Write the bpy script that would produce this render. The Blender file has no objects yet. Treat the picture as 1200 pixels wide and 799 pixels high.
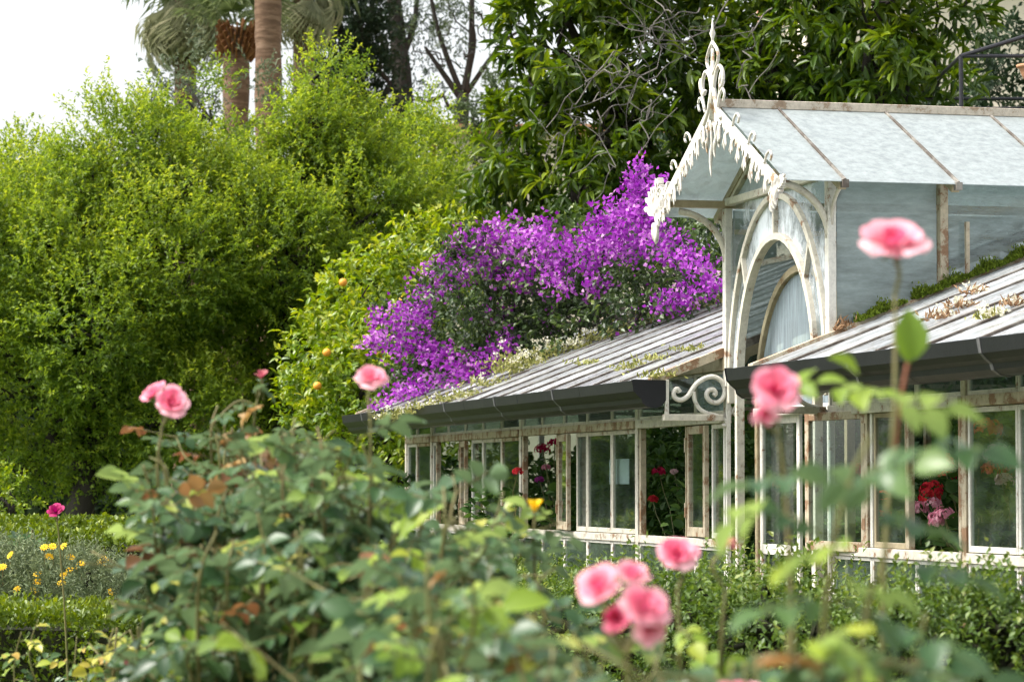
import bpy, math, random
import numpy as np
from mathutils import Vector
R = np.random.default_rng(11); random.seed(11)
S = bpy.context.scene; COL = S.collection
PI = math.pi
# ------------------------------------------------------------------ camera model
F, CX, CY, HOR, EYE, GZ = 3500., 600., 399.5, 570., 1.7, 0.3
TH = math.atan((HOR-CY)/F)
FW = np.array([0, math.cos(TH), math.sin(TH)]); UP = np.array([0, -math.sin(TH), math.cos(TH)])
CAM = np.array([0, 0, EYE])
def ray(px, py): return FW*F + np.array([px-CX, 0, 0]) + UP*(CY-py)
def at(px, py, Y):
    r = ray(px, py); return CAM + r*(Y/r[1])
_n = math.hypot(878, 3500)
GX = np.array([878/_n, -3500/_n, 0]); GY = np.array([3500/_n, 878/_n, 0])
G0 = np.array([1.157, 17.096, 0.]); GROT = math.atan2(GX[1], GX[0])
def w2l(P):
    d = np.asarray(P, float)-G0; return np.stack([d@GX, d@GY, d[..., 2]], -1)
def l2w(p):
    p = np.asarray(p, float); return G0 + p[..., :1]*GX + p[..., 1:2]*GY + p[..., 2:3]*np.array([0, 0, 1.])
def on(px, py, x=None, y=None):
    r = ray(px, py)
    t = ((G0+GX*x-CAM)@GX)/(r@GX) if x is not None else ((G0+GY*y-CAM)@GY)/(r@GY)
    return w2l(CAM+r*t)
RS, RZ, RY = 0.385, 2.33, -0.12          # main roof slope: z = RZ + RS*(y-RY)
def roofz(y): return RZ + RS*(y-RY)
def on_roof(px, py):
    r = ray(px, py); c = w2l(CAM); rl = np.array([r@GX, r@GY, r[2]])
    t = (RZ+RS*(c[1]-RY)-c[2])/(rl[2]-RS*rl[1]); return c+rl*t
# ------------------------------------------------------------------ materials
def mat(name):
    m = bpy.data.materials.new(name); m.use_nodes = True; nt = m.node_tree; nt.nodes.clear()
    out = nt.nodes.new('ShaderNodeOutputMaterial'); return m, nt, out
def N(nt, t, **k):
    n = nt.nodes.new(t)
    for a, v in k.items():
        if a.startswith('_'): setattr(n, a[1:], v)
        else: n.inputs[a.replace('_', ' ')].default_value = v
    return n
def ramp(nt, stops):
    r = nt.nodes.new('ShaderNodeValToRGB'); e = r.color_ramp.elements
    while len(e) < len(stops): e.new(0.5)
    for i, (p, c) in enumerate(stops):
        e[i].position = p; e[i].color = (*c, 1)
    return r
def noise(nt, scale, detail=6, rough=.6, coord='Object', stretch=None):
    tc = nt.nodes.new('ShaderNodeTexCoord'); n = N(nt, 'ShaderNodeTexNoise', Scale=scale, Detail=detail, Roughness=rough)
    if stretch:
        mp = nt.nodes.new('ShaderNodeMapping'); mp.inputs['Scale'].default_value = stretch
        nt.links.new(tc.outputs[coord], mp.inputs[0]); nt.links.new(mp.outputs[0], n.inputs[0])
    else: nt.links.new(tc.outputs[coord], n.inputs[0])
    return n
def surf(name, stops, scale=8, rough=.7, bump=0, spec=.3, stretch=None, metal=0, detail=8):
    m, nt, out = mat(name); L = nt.links.new
    n = noise(nt, scale, detail, .65, stretch=stretch); r = ramp(nt, stops); L(n.outputs[0], r.inputs[0])
    p = N(nt, 'ShaderNodeBsdfPrincipled', Roughness=rough, Metallic=metal); p.inputs['Specular IOR Level'].default_value = spec
    L(r.outputs[0], p.inputs['Base Color'])
    if bump:
        b = N(nt, 'ShaderNodeBump', Strength=bump, Distance=.02); L(n.outputs[0], b.inputs['Height']); L(b.outputs[0], p.inputs['Normal'])
    L(p.outputs[0], out.inputs[0]); return m
def leafmat(name, stops, trans=.35, rough=.45, spec=.3, back=None, tcol=1.5):
    """stops over the per-leaf value 'var'; translucent share lets light through the blade"""
    m, nt, out = mat(name); L = nt.links.new
    a = nt.nodes.new('ShaderNodeAttribute'); a.attribute_name = 'var'
    r = ramp(nt, stops); L(a.outputs['Fac'], r.inputs[0]); col = r.outputs[0]
    if back:
        g = nt.nodes.new('ShaderNodeNewGeometry'); mx = N(nt, 'ShaderNodeMix', _data_type='RGBA')
        L(g.outputs['Backfacing'], mx.inputs[0]); L(col, mx.inputs[6]); mx.inputs[7].default_value = (*back, 1); col = mx.outputs[2]
    p = N(nt, 'ShaderNodeBsdfPrincipled', Roughness=rough); p.inputs['Specular IOR Level'].default_value = spec; L(col, p.inputs['Base Color'])
    hs = N(nt, 'ShaderNodeHueSaturation', Hue=.485, Saturation=1.1, Value=tcol); L(col, hs.inputs['Color'])
    t = nt.nodes.new('ShaderNodeBsdfTranslucent'); L(hs.outputs[0], t.inputs[0])
    ms = N(nt, 'ShaderNodeMixShader', Fac=trans); L(p.outputs[0], ms.inputs[1]); L(t.outputs[0], ms.inputs[2]); L(ms.outputs[0], out.inputs[0])
    return m
def glass(name, tint, haze, hazecol, mottled=0, refl=1.0, rough=.03, streak=None, transl=0, lo=.35, hi=.7, vary=0, con=(.68, 1.25)):
    """a grimy pane: see-through + a film of dirt, limewash or painted reflection (haze) + mirror by fresnel"""
    m, nt, out = mat(name); L = nt.links.new
    tr = nt.nodes.new('ShaderNodeBsdfTransparent'); tr.inputs[0].default_value = (*tint, 1)
    df = nt.nodes.new('ShaderNodeBsdfDiffuse'); df.inputs[0].default_value = (*hazecol, 1)
    film = df.outputs[0]
    n = noise(nt, 6, 8, .7, stretch=streak or (1, 1, 1))
    cr = ramp(nt, [(.3, tuple(c*con[0] for c in hazecol)), (.5, hazecol), (.7, tuple(min(1, c*con[1]) for c in hazecol))]); L(n.outputs[0], cr.inputs[0]); hc = cr.outputs[0]
    if vary:
        oi = nt.nodes.new('ShaderNodeObjectInfo'); vr = N(nt, 'ShaderNodeMapRange'); L(oi.outputs['Random'], vr.inputs[0]); vr.inputs[3].default_value = 1-vary; vr.inputs[4].default_value = 1+vary*.4
        n3 = noise(nt, 14, 6, .75); dr = ramp(nt, [(0, (.28, .22, .16)), (.37, (.5, .42, .33)), (.47, (1, 1, 1)), (1, (1, 1, 1))]); L(n3.outputs[0], dr.inputs[0])
        v1 = N(nt, 'ShaderNodeMix', _data_type='RGBA', _blend_type='MULTIPLY'); v1.inputs[0].default_value = 1; L(hc, v1.inputs[6]); L(vr.outputs[0], v1.inputs[7])
        v2 = N(nt, 'ShaderNodeMix', _data_type='RGBA', _blend_type='MULTIPLY'); v2.inputs[0].default_value = 1; L(v1.outputs[2], v2.inputs[6]); L(dr.outputs[0], v2.inputs[7]); hc = v2.outputs[2]
    L(hc, df.inputs[0])
    if transl:
        tl = nt.nodes.new('ShaderNodeBsdfTranslucent'); tl.inputs[0].default_value = (*hazecol, 1)
        m2 = N(nt, 'ShaderNodeMixShader', Fac=transl); L(film, m2.inputs[1]); L(tl.outputs[0], m2.inputs[2]); film = m2.outputs[0]
    mr = N(nt, 'ShaderNodeMapRange'); L(n.outputs[0], mr.inputs[0]); mr.inputs[1].default_value = lo; mr.inputs[2].default_value = hi
    mr.inputs[3].default_value = max(0, haze-mottled); mr.inputs[4].default_value = min(1, haze+mottled)
    m1 = nt.nodes.new('ShaderNodeMixShader'); L(mr.outputs[0], m1.inputs[0]); L(tr.outputs[0], m1.inputs[1]); L(film, m1.inputs[2])
    gl = N(nt, 'ShaderNodeBsdfGlossy', Roughness=rough); gl.inputs[0].default_value = (1, 1, 1, 1)
    fr = nt.nodes.new('ShaderNodeFresnel'); ge = nt.nodes.new('ShaderNodeNewGeometry'); ior = N(nt, 'ShaderNodeMapRange'); ior.inputs[3].default_value = 1.5; ior.inputs[4].default_value = 1/1.5
    L(ge.outputs['Backfacing'], ior.inputs[0]); L(ior.outputs[0], fr.inputs[0])   # same mirror from both faces of the sheet
    mu = N(nt, 'ShaderNodeMath', _operation='MULTIPLY'); mu.inputs[1].default_value = refl; L(fr.outputs[0], mu.inputs[0])
    m3 = nt.nodes.new('ShaderNodeMixShader'); L(mu.outputs[0], m3.inputs[0]); L(m1.outputs[0], m3.inputs[1]); L(gl.outputs[0], m3.inputs[2])
    L(m3.outputs[0], out.inputs[0]); return m

def paint_mat(name, base, rust_at, rust=((.17, .085, .04), (.30, .17, .09))):
    m, nt, out = mat(name); L = nt.links.new
    n = noise(nt, 9, 10, .72); r = ramp(nt, [(0, rust[0]), (rust_at-.05, rust[1]), (rust_at, tuple(b*.8 for b in base)), (min(.97, rust_at+.12), base), (1, tuple(min(1, b*1.08) for b in base))])
    L(n.outputs[0], r.inputs[0])
    n2 = noise(nt, 60, 4, .6); mx = N(nt, 'ShaderNodeMix', _data_type='RGBA', _blend_type='MULTIPLY'); mx.inputs[0].default_value = .35
    L(r.outputs[0], mx.inputs[6]); L(n2.outputs[0], mx.inputs[7])
    p = N(nt, 'ShaderNodeBsdfPrincipled', Roughness=.6); L(mx.outputs[2], p.inputs['Base Color'])
    b = N(nt, 'ShaderNodeBump', Strength=.5, Distance=.01); L(n.outputs[0], b.inputs['Height']); L(b.outputs[0], p.inputs['Normal'])
    L(p.outputs[0], out.inputs[0]); return m
M = {}
M['paint'] = paint_mat('peeling_cream_paint', (.74, .69, .58), .43)
M['rusty'] = paint_mat('rusty_cream_paint', (.62, .53, .38), .50)
M['white'] = paint_mat('chalky_white_paint', (.82, .79, .71), .405)
M['fret'] = paint_mat('fretwork_paint', (.80, .755, .68), .43, ((.22, .11, .05), (.45, .30, .18)))
M['ridge'] = paint_mat('rusted_ridge', (.68, .60, .48), .47, ((.12, .07, .04), (.36, .26, .17)))
M['tan'] = paint_mat('weathered_tan_timber', (.46, .38, .24), .42, ((.12, .06, .03), (.28, .19, .1)))
M['gutter'] = surf('dark_gutter_metal', [(0, (.006, .0065, .008)), (.5, (.010, .0105, .013)), (1, (.02, .02, .023))], 5, .45, .15, .35)
M['strap'] = surf('galvanised_strap', [(0, (.03, .03, .032)), (.5, (.09, .09, .095)), (1, (.22, .21, .2))], 12, .5, .2, .5)
M['bar'] = surf('grimy_glazing_bar', [(0, (.055, .038, .026)), (.45, (.11, .09, .075)), (.6, (.25, .23, .2)), (1, (.42, .4, .37))], 9, .8, .4)
M['roof_glass'] = glass('limewashed_roof_glass', (.8, .88, .86), .80, (.57, .59, .615), .2, .5, .16, (1, .45, .45), .3, vary=.36)
M['lantern_glass'] = glass('chalky_lantern_roof_glass', (.75, .9, .87), .86, (.46, .50, .505), .12, .4, .25, (3, 3, 3), .40, con=(.84, 1.12))
M['side_glass'] = glass('hazy_lantern_glass', (.8, .9, .9), .52, (.33, .40, .40), .16, .9, .05, (.5, .5, 2))
M['milky_glass'] = glass('milky_lantern_glass', (.8, .9, .9), .84, (.28, .335, .33), .1, .8, .08, (.5, .5, 2))
M['painted_reflection_glass'] = glass('painted_reflection_tympanum_glass', (.8, .88, .9), .55, (.62, .67, .72), .45, .9, .06, (.35, .35, .22), 0, .42, .58)  # bright reflection painted into the arch panes as a mottled white film
M['blue_glass'] = glass('dusty_blue_glass', (.75, .85, .9), .66, (.30, .36, .40), .12, .6, .08, (14, 14, .5))
M['pane'] = glass('old_window_glass', (.84, .91, .88), .045, (.32, .38, .35), .04, 1.1, .03, (1, 1, .7))
M['pane_dark'] = glass('dirty_window_glass', (.66, .76, .73), .11, (.27, .33, .31), .07, 1.15, .05, (1, 1, .6))
M['paper'] = surf('white_paper', [(0, (.68, .7, .76)), (1, (.74, .76, .82))], 3, .8)
M['soil'] = surf('garden_soil', [(0, (.03, .022, .014)), (.5, (.06, .05, .025)), (1, (.06, .09, .025))], 3, .95, .5)
M['lawn'] = surf('grass_ground', [(0, (.035, .06, .012)), (.5, (.07, .11, .02)), (1, (.10, .13, .03))], 1.2, .95, .3)
M['bark'] = surf('dark_bark', [(0, (.016, .013, .011)), (.5, (.036, .030, .025)), (1, (.075, .065, .055))], 14, .9, .6, stretch=(1, 1, .25))
M['grey_twig'] = surf('bare_grey_twig', [(0, (.09, .08, .072)), (1, (.22, .20, .185))], 14, .9)
M['palm_bark'] = surf('ringed_palm_bark', [(0, (.05, .028, .017)), (.45, (.12, .07, .042)), (.6, (.20, .125, .08)), (1, (.32, .23, .17))], 3.2, .9, .9, stretch=(1, 1, 5))
M['palm_boot'] = surf('palm_leaf_bases', [(0, (.06, .02, .01)), (.5, (.2, .085, .03)), (1, (.32, .16, .06))], 12, .9, .8)
M['stem'] = surf('rose_cane', [(0, (.10, .13, .03)), (.5, (.14, .13, .045)), (1, (.2, .11, .06))], 10, .6)
M['redstem'] = surf('red_rose_shoot', [(0, (.16, .05, .03)), (1, (.26, .10, .05))], 10, .6)
M['core'] = surf('hedge_twigs', [(0, (.010, .013, .004)), (1, (.03, .03, .012))], 30, .95, .5)
M['villa'] = surf('cream_stucco', [(0, (.62, .54, .42)), (1, (.78, .70, .58))], 2, .9, .1)
M['terracotta'] = surf('terracotta', [(0, (.42, .2, .1)), (1, (.58, .32, .19))], 4, .85)
M['iron'] = surf('black_iron', [(0, (.016, .016, .02)), (1, (.035, .035, .042))], 8, .5)
M['shutter'] = surf('green_shutter', [(0, (.03, .06, .04)), (1, (.05, .09, .06))], 8, .6)
M['moss'] = leafmat('moss', [(0, (.06, .09, .012)), (.6, (.13, .19, .02)), (1, (.2, .26, .03))], .2, .9, .1)
M['orange'] = surf('orange_peel', [(0, (.75, .28, .03)), (1, (.85, .4, .06))], 20, .5, .2)
M['lf_yellow'] = leafmat('yellow_green_leaf', [(0, (.05, .10, .018)), (.4, (.125, .205, .028)), (.75, (.22, .30, .038)), (1, (.35, .40, .055))], .5, .5, .3, tcol=1.6)
M['lf_citrus'] = leafmat('citrus_leaf', [(0, (.06, .12, .012)), (.35, (.135, .23, .018)), (.7, (.245, .32, .028)), (1, (.40, .42, .06))], .35, .35, .5)
M['lf_magnolia'] = leafmat('long_glossy_leaf', [(0, (.015, .036, .006)), (.45, (.047, .095, .010)), (.8, (.11, .17, .016)), (1, (.19, .25, .03))], .35, .38, .35)
M['lf_dark'] = leafmat('dark_conifer_leaf', [(0, (.012, .026, .012)), (.6, (.03, .055, .026)), (1, (.055, .085, .04))], .25, .6, .3)
M['lf_olive'] = leafmat('grey_olive_leaf', [(0, (.05, .07, .035)), (.6, (.1, .13, .075)), (1, (.18, .2, .13))], .3, .6, .3)
M['lf_euc'] = leafmat('thin_grey_green_leaf', [(0, (.03, .05, .025)), (.6, (.07, .10, .045)), (1, (.12, .15, .08))], .3, .6, .3)
M['lf_boug'] = leafmat('bougainvillea_leaf', [(0, (.015, .033, .010)), (.5, (.04, .075, .018)), (.85, (.09, .14, .03)), (1, (.2, .24, .06))], .3, .4, .5)
M['bract'] = leafmat('purple_bract', [(0, (.17, .014, .20)), (.5, (.37, .06, .44)), (.8, (.53, .16, .59)), (1, (.69, .37, .65))], .4, .6, .15, tcol=1.25)
M['lf_rose'] = leafmat('rose_leaf', [(0, (.015, .042, .013)), (.5, (.042, .098, .033)), (.78, (.085, .155, .05)), (.92, (.19, .27, .04)), (1, (.40, .38, .06))], .27, .36, .4, back=(.13, .20, .10))
M['lf_fresh'] = leafmat('young_rose_leaf', [(0, (.10, .19, .025)), (.6, (.22, .32, .035)), (.9, (.36, .40, .05)), (1, (.46, .30, .07))], .4, .45, .3, back=(.26, .36, .12))
M['lf_bronze'] = leafmat('bronze_rose_leaf', [(0, (.13, .06, .035)), (.5, (.24, .125, .06)), (1, (.36, .24, .09))], .3, .5, .25)
M['lf_shrub'] = leafmat('small_shrub_leaf', [(0, (.03, .065, .010)), (.5, (.075, .135, .022)), (.85, (.14, .21, .035)), (1, (.25, .30, .08))], .3, .45, .4)
M['lf_hedge'] = leafmat('box_hedge_leaf', [(0, (.035, .065, .007)), (.5, (.10, .155, .015)), (.85, (.18, .24, .022)), (1, (.28, .32, .035))], .3, .45, .4)
M['lf_grey'] = leafmat('grey_green_daisy_leaf', [(0, (.07, .10, .05)), (.6, (.14, .18, .09)), (1, (.24, .28, .15))], .25, .6, .3)
M['lf_ger'] = leafmat('geranium_leaf', [(0, (.02, .05, .012)), (.6, (.05, .11, .022)), (1, (.11, .19, .04))], .3, .5, .3)
M['pet_pink'] = leafmat('pink_rose_petal', [(0, (.66, .07, .17)), (.45, (.82, .24, .34)), (1, (.92, .56, .60))], .3, .55, .2, tcol=1.1)
M['pet_mag'] = leafmat('magenta_petal', [(0, (.28, .01, .08)), (1, (.46, .03, .15))], .3, .6, .2)
M['pet_yel'] = leafmat('yellow_petal', [(0, (.85, .52, .02)), (1, (.95, .72, .05))], .3, .6, .2, tcol=1.1)
M['pet_wilt'] = leafmat('faded_petal', [(0, (.4, .08, .12)), (1, (.5, .16, .16))], .3, .6, .2)
for k, c in dict(ger_red=((.55, .01, .03), (.80, .05, .05)), ger_crimson=((.45, .005, .06), (.72, .02, .10)), ger_coral=((.70, .08, .05), (.88, .25, .15)),
                 ger_pink=((.75, .22, .34), (.9, .5, .6)), ger_pale=((.8, .45, .5), (.9, .68, .7)), ger_orange=((.72, .10, .03), (.85, .22, .06)), ger_purple=((.35, .02, .25), (.55, .08, .4))).items():
    M[k] = leafmat(k.replace('ger', 'geranium') + '_petal', [(0, c[0]), (1, c[1])], .3, .6, .2, tcol=1.1)
M['lf_frond'] = leafmat('palm_blade', [(0, (.07, .10, .04)), (.6, (.13, .17, .07)), (1, (.24, .27, .12))], .3, .5, .4)
M['lf_deadfrond'] = leafmat('dead_palm_blade', [(0, (.17, .19, .11)), (.6, (.31, .32, .20)), (1, (.5, .46, .32))], .3, .8, .1)
M['lf_succ'] = leafmat('pale_succulent_leaf', [(0, (.15, .17, .04)), (.6, (.30, .31, .09)), (1, (.45, .42, .17))], .2, .6, .3)
M['succ_fl'] = leafmat('white_stonecrop_flower', [(0, (.62, .60, .45)), (1, (.8, .78, .66))], .2, .7, .1)
M['lf_dry'] = leafmat('dry_weed', [(0, (.22, .13, .07)), (1, (.4, .27, .16))], .2, .8, .1)
# ------------------------------------------------------------------ object helpers
def link(o, parent=None):
    COL.objects.link(o)
    if parent is not None: o.parent = parent
    return o
def tag(o, label=None, cat=None, group=None, kind=None):
    for k, v in (('label', label), ('category', cat), ('group', group), ('kind', kind)):
        if v: o[k] = v
    return o
def empty(name, loc=(0, 0, 0), rz=0, **k):
    o = bpy.data.objects.new(name, None); o.location = tuple(loc); o.rotation_euler = (0, 0, rz); o.empty_display_size = .2
    link(o); tag(o, **k); return o
def mesh(name, V, Fc, m, parent=None, smooth=False, var=None, loc=None):
    me = bpy.data.meshes.new(name); V = np.asarray(V, np.float32)
    if isinstance(Fc, np.ndarray):
        k = Fc.shape[1]; n = len(Fc)
        me.vertices.add(len(V)); me.vertices.foreach_set('co', V.ravel())
        me.loops.add(n*k); me.loops.foreach_set('vertex_index', Fc.astype(np.int32).ravel())
        me.polygons.add(n); me.polygons.foreach_set('loop_start', np.arange(0, n*k, k, dtype=np.int32))
        me.update(calc_edges=True)
    else:
        me.from_pydata([tuple(map(float, v)) for v in V], [], [tuple(map(int, f)) for f in Fc])
    if smooth: me.polygons.foreach_set('use_smooth', np.ones(len(me.polygons), bool))
    if var is not None:
        a = me.attributes.new('var', 'FLOAT', 'POINT'); a.data.foreach_set('value', np.asarray(var, np.float32))
    me.materials.append(m); me.update()
    o = bpy.data.objects.new(name, me); link(o, parent)
    if loc is not None: o.location = tuple(loc)
    return o
class MB:
    """collects boxes, bars, tubes, extruded outlines; build() links ONE mesh object"""
    def __init__(s): s.v = []; s.f = []
    def add(s, V, Fc):
        o = len(s.v); s.v += [tuple(map(float, v)) for v in V]; s.f += [tuple(i+o for i in f) for f in Fc]; return s
    def box(s, a, b):
        (x0, y0, z0), (x1, y1, z1) = a, b
        return s.add([(x0, y0, z0), (x1, y0, z0), (x1, y1, z0), (x0, y1, z0), (x0, y0, z1), (x1, y0, z1), (x1, y1, z1), (x0, y1, z1)],
                     [(0, 3, 2, 1), (4, 5, 6, 7), (0, 1, 5, 4), (1, 2, 6, 5), (2, 3, 7, 6), (3, 0, 4, 7)])
    def bar(s, p, q, w, h, up=(0, 0, 1)):
        p, q, up = np.array(p, float), np.array(q, float), np.array(up, float); d = q-p; d /= np.linalg.norm(d)
        a = np.cross(d, up); a /= np.linalg.norm(a); b = np.cross(a, d); V = []
        for c in (p, q):
            for i, j in ((-1, -1), (1, -1), (1, 1), (-1, 1)): V.append(c+a*w/2*i+b*h/2*j)
        return s.add(V, [(0, 1, 2, 3), (7, 6, 5, 4), (0, 4, 5, 1), (1, 5, 6, 2), (2, 6, 7, 3), (3, 7, 4, 0)])
    def tube(s, pts, r, n=6, closed=False, flat=None):
        P = np.array(pts, float); k = len(P); rr = np.broadcast_to(np.asarray(r, float), (k,))
        T = np.gradient(P, axis=0); T /= np.maximum(np.linalg.norm(T, axis=1, keepdims=True), 1e-9)
        ref = np.array(flat if flat is not None else (0.31, 0.17, 0.93), float); V = []
        for i in range(k):
            a = np.cross(T[i], ref)
            if np.linalg.norm(a) < 1e-3: a = np.cross(T[i], (1, 0, 0))
            a /= np.linalg.norm(a); b = np.cross(a, T[i])
            for j in range(n):
                t = 2*PI*(j+.5)/n; V.append(P[i]+rr[i]*(a*math.cos(t)+b*math.sin(t)))
        Fc = [(i*n+j, i*n+(j+1) % n, (i+1)*n+(j+1) % n, (i+1)*n+j) for i in range(k-1) for j in range(n)]
        Fc += [tuple(range(n-1, -1, -1)), tuple((k-1)*n+j for j in range(n))]
        return s.add(V, Fc)
    def strip(s, A, B, off):
        """a band between two polylines, thickened by the vector off"""
        A, B, off = np.array(A, float), np.array(B, float), np.array(off, float); k = len(A)
        V = list(A)+list(B)+list(A+off)+list(B+off); Fc = []
        for i in range(k-1):
            Fc += [(i, i+1, k+i+1, k+i), (2*k+i, 3*k+i, 3*k+i+1, 2*k+i+1), (i, 2*k+i, 2*k+i+1, i+1), (k+i, k+i+1, 3*k+i+1, 3*k+i)]
        Fc += [(0, k, 3*k, 2*k), (k-1, 3*k-1, 4*k-1, 2*k-1)]
        return s.add(V, Fc)
    def build(s, name, m, parent=None, smooth=False, bevel=0):
        o = mesh(name, s.v, s.f, m, parent, smooth)
        if bevel:
            b = o.modifiers.new('bevel', 'BEVEL'); b.width = bevel; b.segments = 2; b.limit_method = 'ANGLE'
        return o
# ------------------------------------------------------------------ leaves
def tpl(rows, fold=.12, curl=.18):
    """leaf template from (along, halfwidth) rows: midrib + two margins"""
    V = [(0, 0, 0)]; Fc = []; prev = None
    for y, w in rows:
        i = len(V); z = -curl*y*y
        V += [(-w, y, z+fold*w), (0, y, z), (w, y, z+fold*w)]
        if prev is None: Fc += [(0, i+1, i), (0, i+2, i+1)]
        else: Fc += [(prev, prev+1, i+1, i), (prev+1, prev+2, i+2, i+1)]
        prev = i
    t = len(V); V.append((0, 1, -curl)); Fc += [(prev, prev+1, t), (prev+1, prev+2, t)]
    F2 = []
    for f in Fc:
        F2 += [f] if len(f) == 3 else [(f[0], f[1], f[2]), (f[0], f[2], f[3])]
    return np.array(V, float), np.array(F2)
T_SMALL = (np.array([(0, 0, 0), (.5, .45, .12), (0, 1, -.08), (-.5, .45, .12)], float), np.array([(0, 1, 2), (0, 2, 3)]))
T_LANCE = tpl([(.3, .45), (.65, .42)], .25, .22)
T_OVAL = tpl([(.12, .26), (.32, .47), (.55, .5), (.78, .33), (.92, .13)], .35, .22)
T_BLADE = tpl([(.5, .5)], .3, .25)
T_ROUND = tpl([(.1, .42), (.5, .56), (.85, .36)], .3, .12)
def unit(v): return v/np.maximum(np.linalg.norm(v, axis=-1, keepdims=True), 1e-9)
def rdir(n): return unit(R.normal(size=(n, 3)))
class Leaves:
    def __init__(s): s.b = []
    def add(s, P, D, Nn, L, W, V):
        n = len(P); f = lambda a: np.broadcast_to(np.asarray(a, float), (n,)).copy()
        s.b.append((np.asarray(P, float), np.asarray(D, float), np.asarray(Nn, float), f(L), f(W), f(V))); return s
    def arrays(s): return [np.concatenate([b[i] for b in s.b]) for i in range(6)]
    def count(s): return sum(len(b[0]) for b in s.b)
    def build(s, name, t, m, parent=None, origin=(0, 0, 0), smooth=False, keep=None):
        P, D, Nn, L, W, V = s.arrays()
        if keep is not None:
            k = keep(P); P, D, Nn, L, W, V = (a[k] for a in (P, D, Nn, L, W, V))
        D = unit(D); X = unit(np.cross(D, Nn)); Z = np.cross(X, D)
        TV, TF = t; n = len(P); k = len(TV)
        vv = (P-np.array(origin))[:, None, :] + TV[None, :, 0, None]*(W[:, None]*X)[:, None, :] + TV[None, :, 1, None]*(L[:, None]*D)[:, None, :] + TV[None, :, 2, None]*(L[:, None]*Z)[:, None, :]
        ff = (TF[None] + (np.arange(n)*k)[:, None, None]).reshape(-1, TF.shape[1])
        return mesh(name, vv.reshape(-1, 3), ff, m, parent, smooth, np.repeat(np.clip(V, 0, 1), k))
def sprays(B, C, O, twig=.3, twigs=3, per=10, L=.08, W=.03, up=.25, spread=.8, droop=0, vbase=None, vj=.15, tipv=.15, gather=0):
    """leafy twigs: C cluster centres, O outward directions"""
    n = len(C); vb = np.full(n, .5) if vbase is None else vbase
    for _ in range(twigs):
        T = unit(O + spread*rdir(n) + np.array([0, 0, up])); ln = twig*R.uniform(.6, 1.3, n); st = C + rdir(n)*twig*.3
        for j in range(per):
            f = (j+R.uniform(0, 1, n))/per
            if gather: f = f**(1/(1+gather))
            P = st + T*(ln*f)[:, None] + np.array([0, 0, -1])*(droop*ln*f*f)[:, None]
            D = unit(T*.7 + rdir(n)*.9 + np.array([0, 0, -droop*.8]))
            Nn = unit(rdir(n)*.7 + np.array([0, 0, 1.]) + O*.3)
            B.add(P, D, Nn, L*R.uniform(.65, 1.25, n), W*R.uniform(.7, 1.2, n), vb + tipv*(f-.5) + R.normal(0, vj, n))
def lobe_clusters(lobes, dens, shell=.2, vlow=.0, rough=.18):
    Cs, Os, Vs = [], [], []
    for c, r in lobes:
        c = np.array(c, float); r = np.broadcast_to(np.asarray(r, float), (3,))
        area = 4*PI*((r[0]*r[1])**1.6+(r[0]*r[2])**1.6+(r[1]*r[2])**1.6)**(1/1.6)/3**(1/1.6); n = max(8, int(area*dens))
        d = rdir(n); ph = R.uniform(0, 6.28, (4, 3)); fr = R.normal(0, 2.6, (4, 3))
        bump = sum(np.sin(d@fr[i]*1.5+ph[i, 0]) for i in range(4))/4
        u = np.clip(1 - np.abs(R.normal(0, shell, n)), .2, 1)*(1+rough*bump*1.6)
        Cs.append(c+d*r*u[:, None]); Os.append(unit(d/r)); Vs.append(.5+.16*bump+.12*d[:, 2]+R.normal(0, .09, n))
    return np.concatenate(Cs), np.concatenate(Os), np.concatenate(Vs)
def wob(p, q, k=8, amp=.1, bend=0):
    p, q = np.array(p, float), np.array(q, float); t = np.linspace(0, 1, k)[:, None]; P = p+(q-p)*t
    o = R.normal(0, amp, (k, 3)); o[0] = o[-1] = 0; P += o; P[:, 2] += bend*np.sin(PI*t[:, 0]); return P
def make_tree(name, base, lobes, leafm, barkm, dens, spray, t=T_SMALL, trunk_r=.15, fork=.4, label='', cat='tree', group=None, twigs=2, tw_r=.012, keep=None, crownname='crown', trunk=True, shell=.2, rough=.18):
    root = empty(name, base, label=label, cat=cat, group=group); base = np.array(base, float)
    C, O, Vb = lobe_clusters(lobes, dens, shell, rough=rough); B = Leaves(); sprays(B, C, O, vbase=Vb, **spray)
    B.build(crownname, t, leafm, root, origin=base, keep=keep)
    if trunk:
        mb = MB(); cen = np.mean([np.array(l[0]) for l in lobes], 0); fk = base+(cen-base)*np.array([.5, .5, fork])
        mb.tube(wob(base, fk, 8, trunk_r*.3)-base, np.linspace(trunk_r*1.3, trunk_r*.8, 8), 9)
        for c, r in lobes:
            c = np.array(c)
            if np.max(r) < .32 and trunk_r > .1: continue
            lim = wob(fk, c, 9, .05*np.linalg.norm(c-fk), .1)
            mb.tube(lim-base, np.linspace(trunk_r*.6, trunk_r*.18, 9), 6)
            r = np.broadcast_to(np.asarray(r, float), (3,))
            for _ in range(twigs):
                e = c+rdir(1)[0]*r*R.uniform(.6, .95); mb.tube(wob(lim[R.integers(5, 9)], e, 7, .06)-base, np.linspace(tw_r*2, tw_r*.6, 7), 4)
        mb.build('trunk', barkm, root, smooth=True)
    return root
# ================================================================== GREENHOUSE (local x: along the front towards the camera, y: inwards)
gh = empty('greenhouse', (G0[0], G0[1], 0), GROT, label='old iron and glass greenhouse with peeling cream frames and gabled lantern', cat='greenhouse')
WY = .38; xw = lambda px: float(on(px, 520, y=WY)[0])
MOD = .63; XL = -10.14; XR = 10.1; ZT = 2.112; ZS = 1.375; HALF = .9
def gbox(name, a, b, m, parent=gh, bevel=.004): return MB().box(a, b).build(name, m, parent, bevel=bevel)
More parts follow.
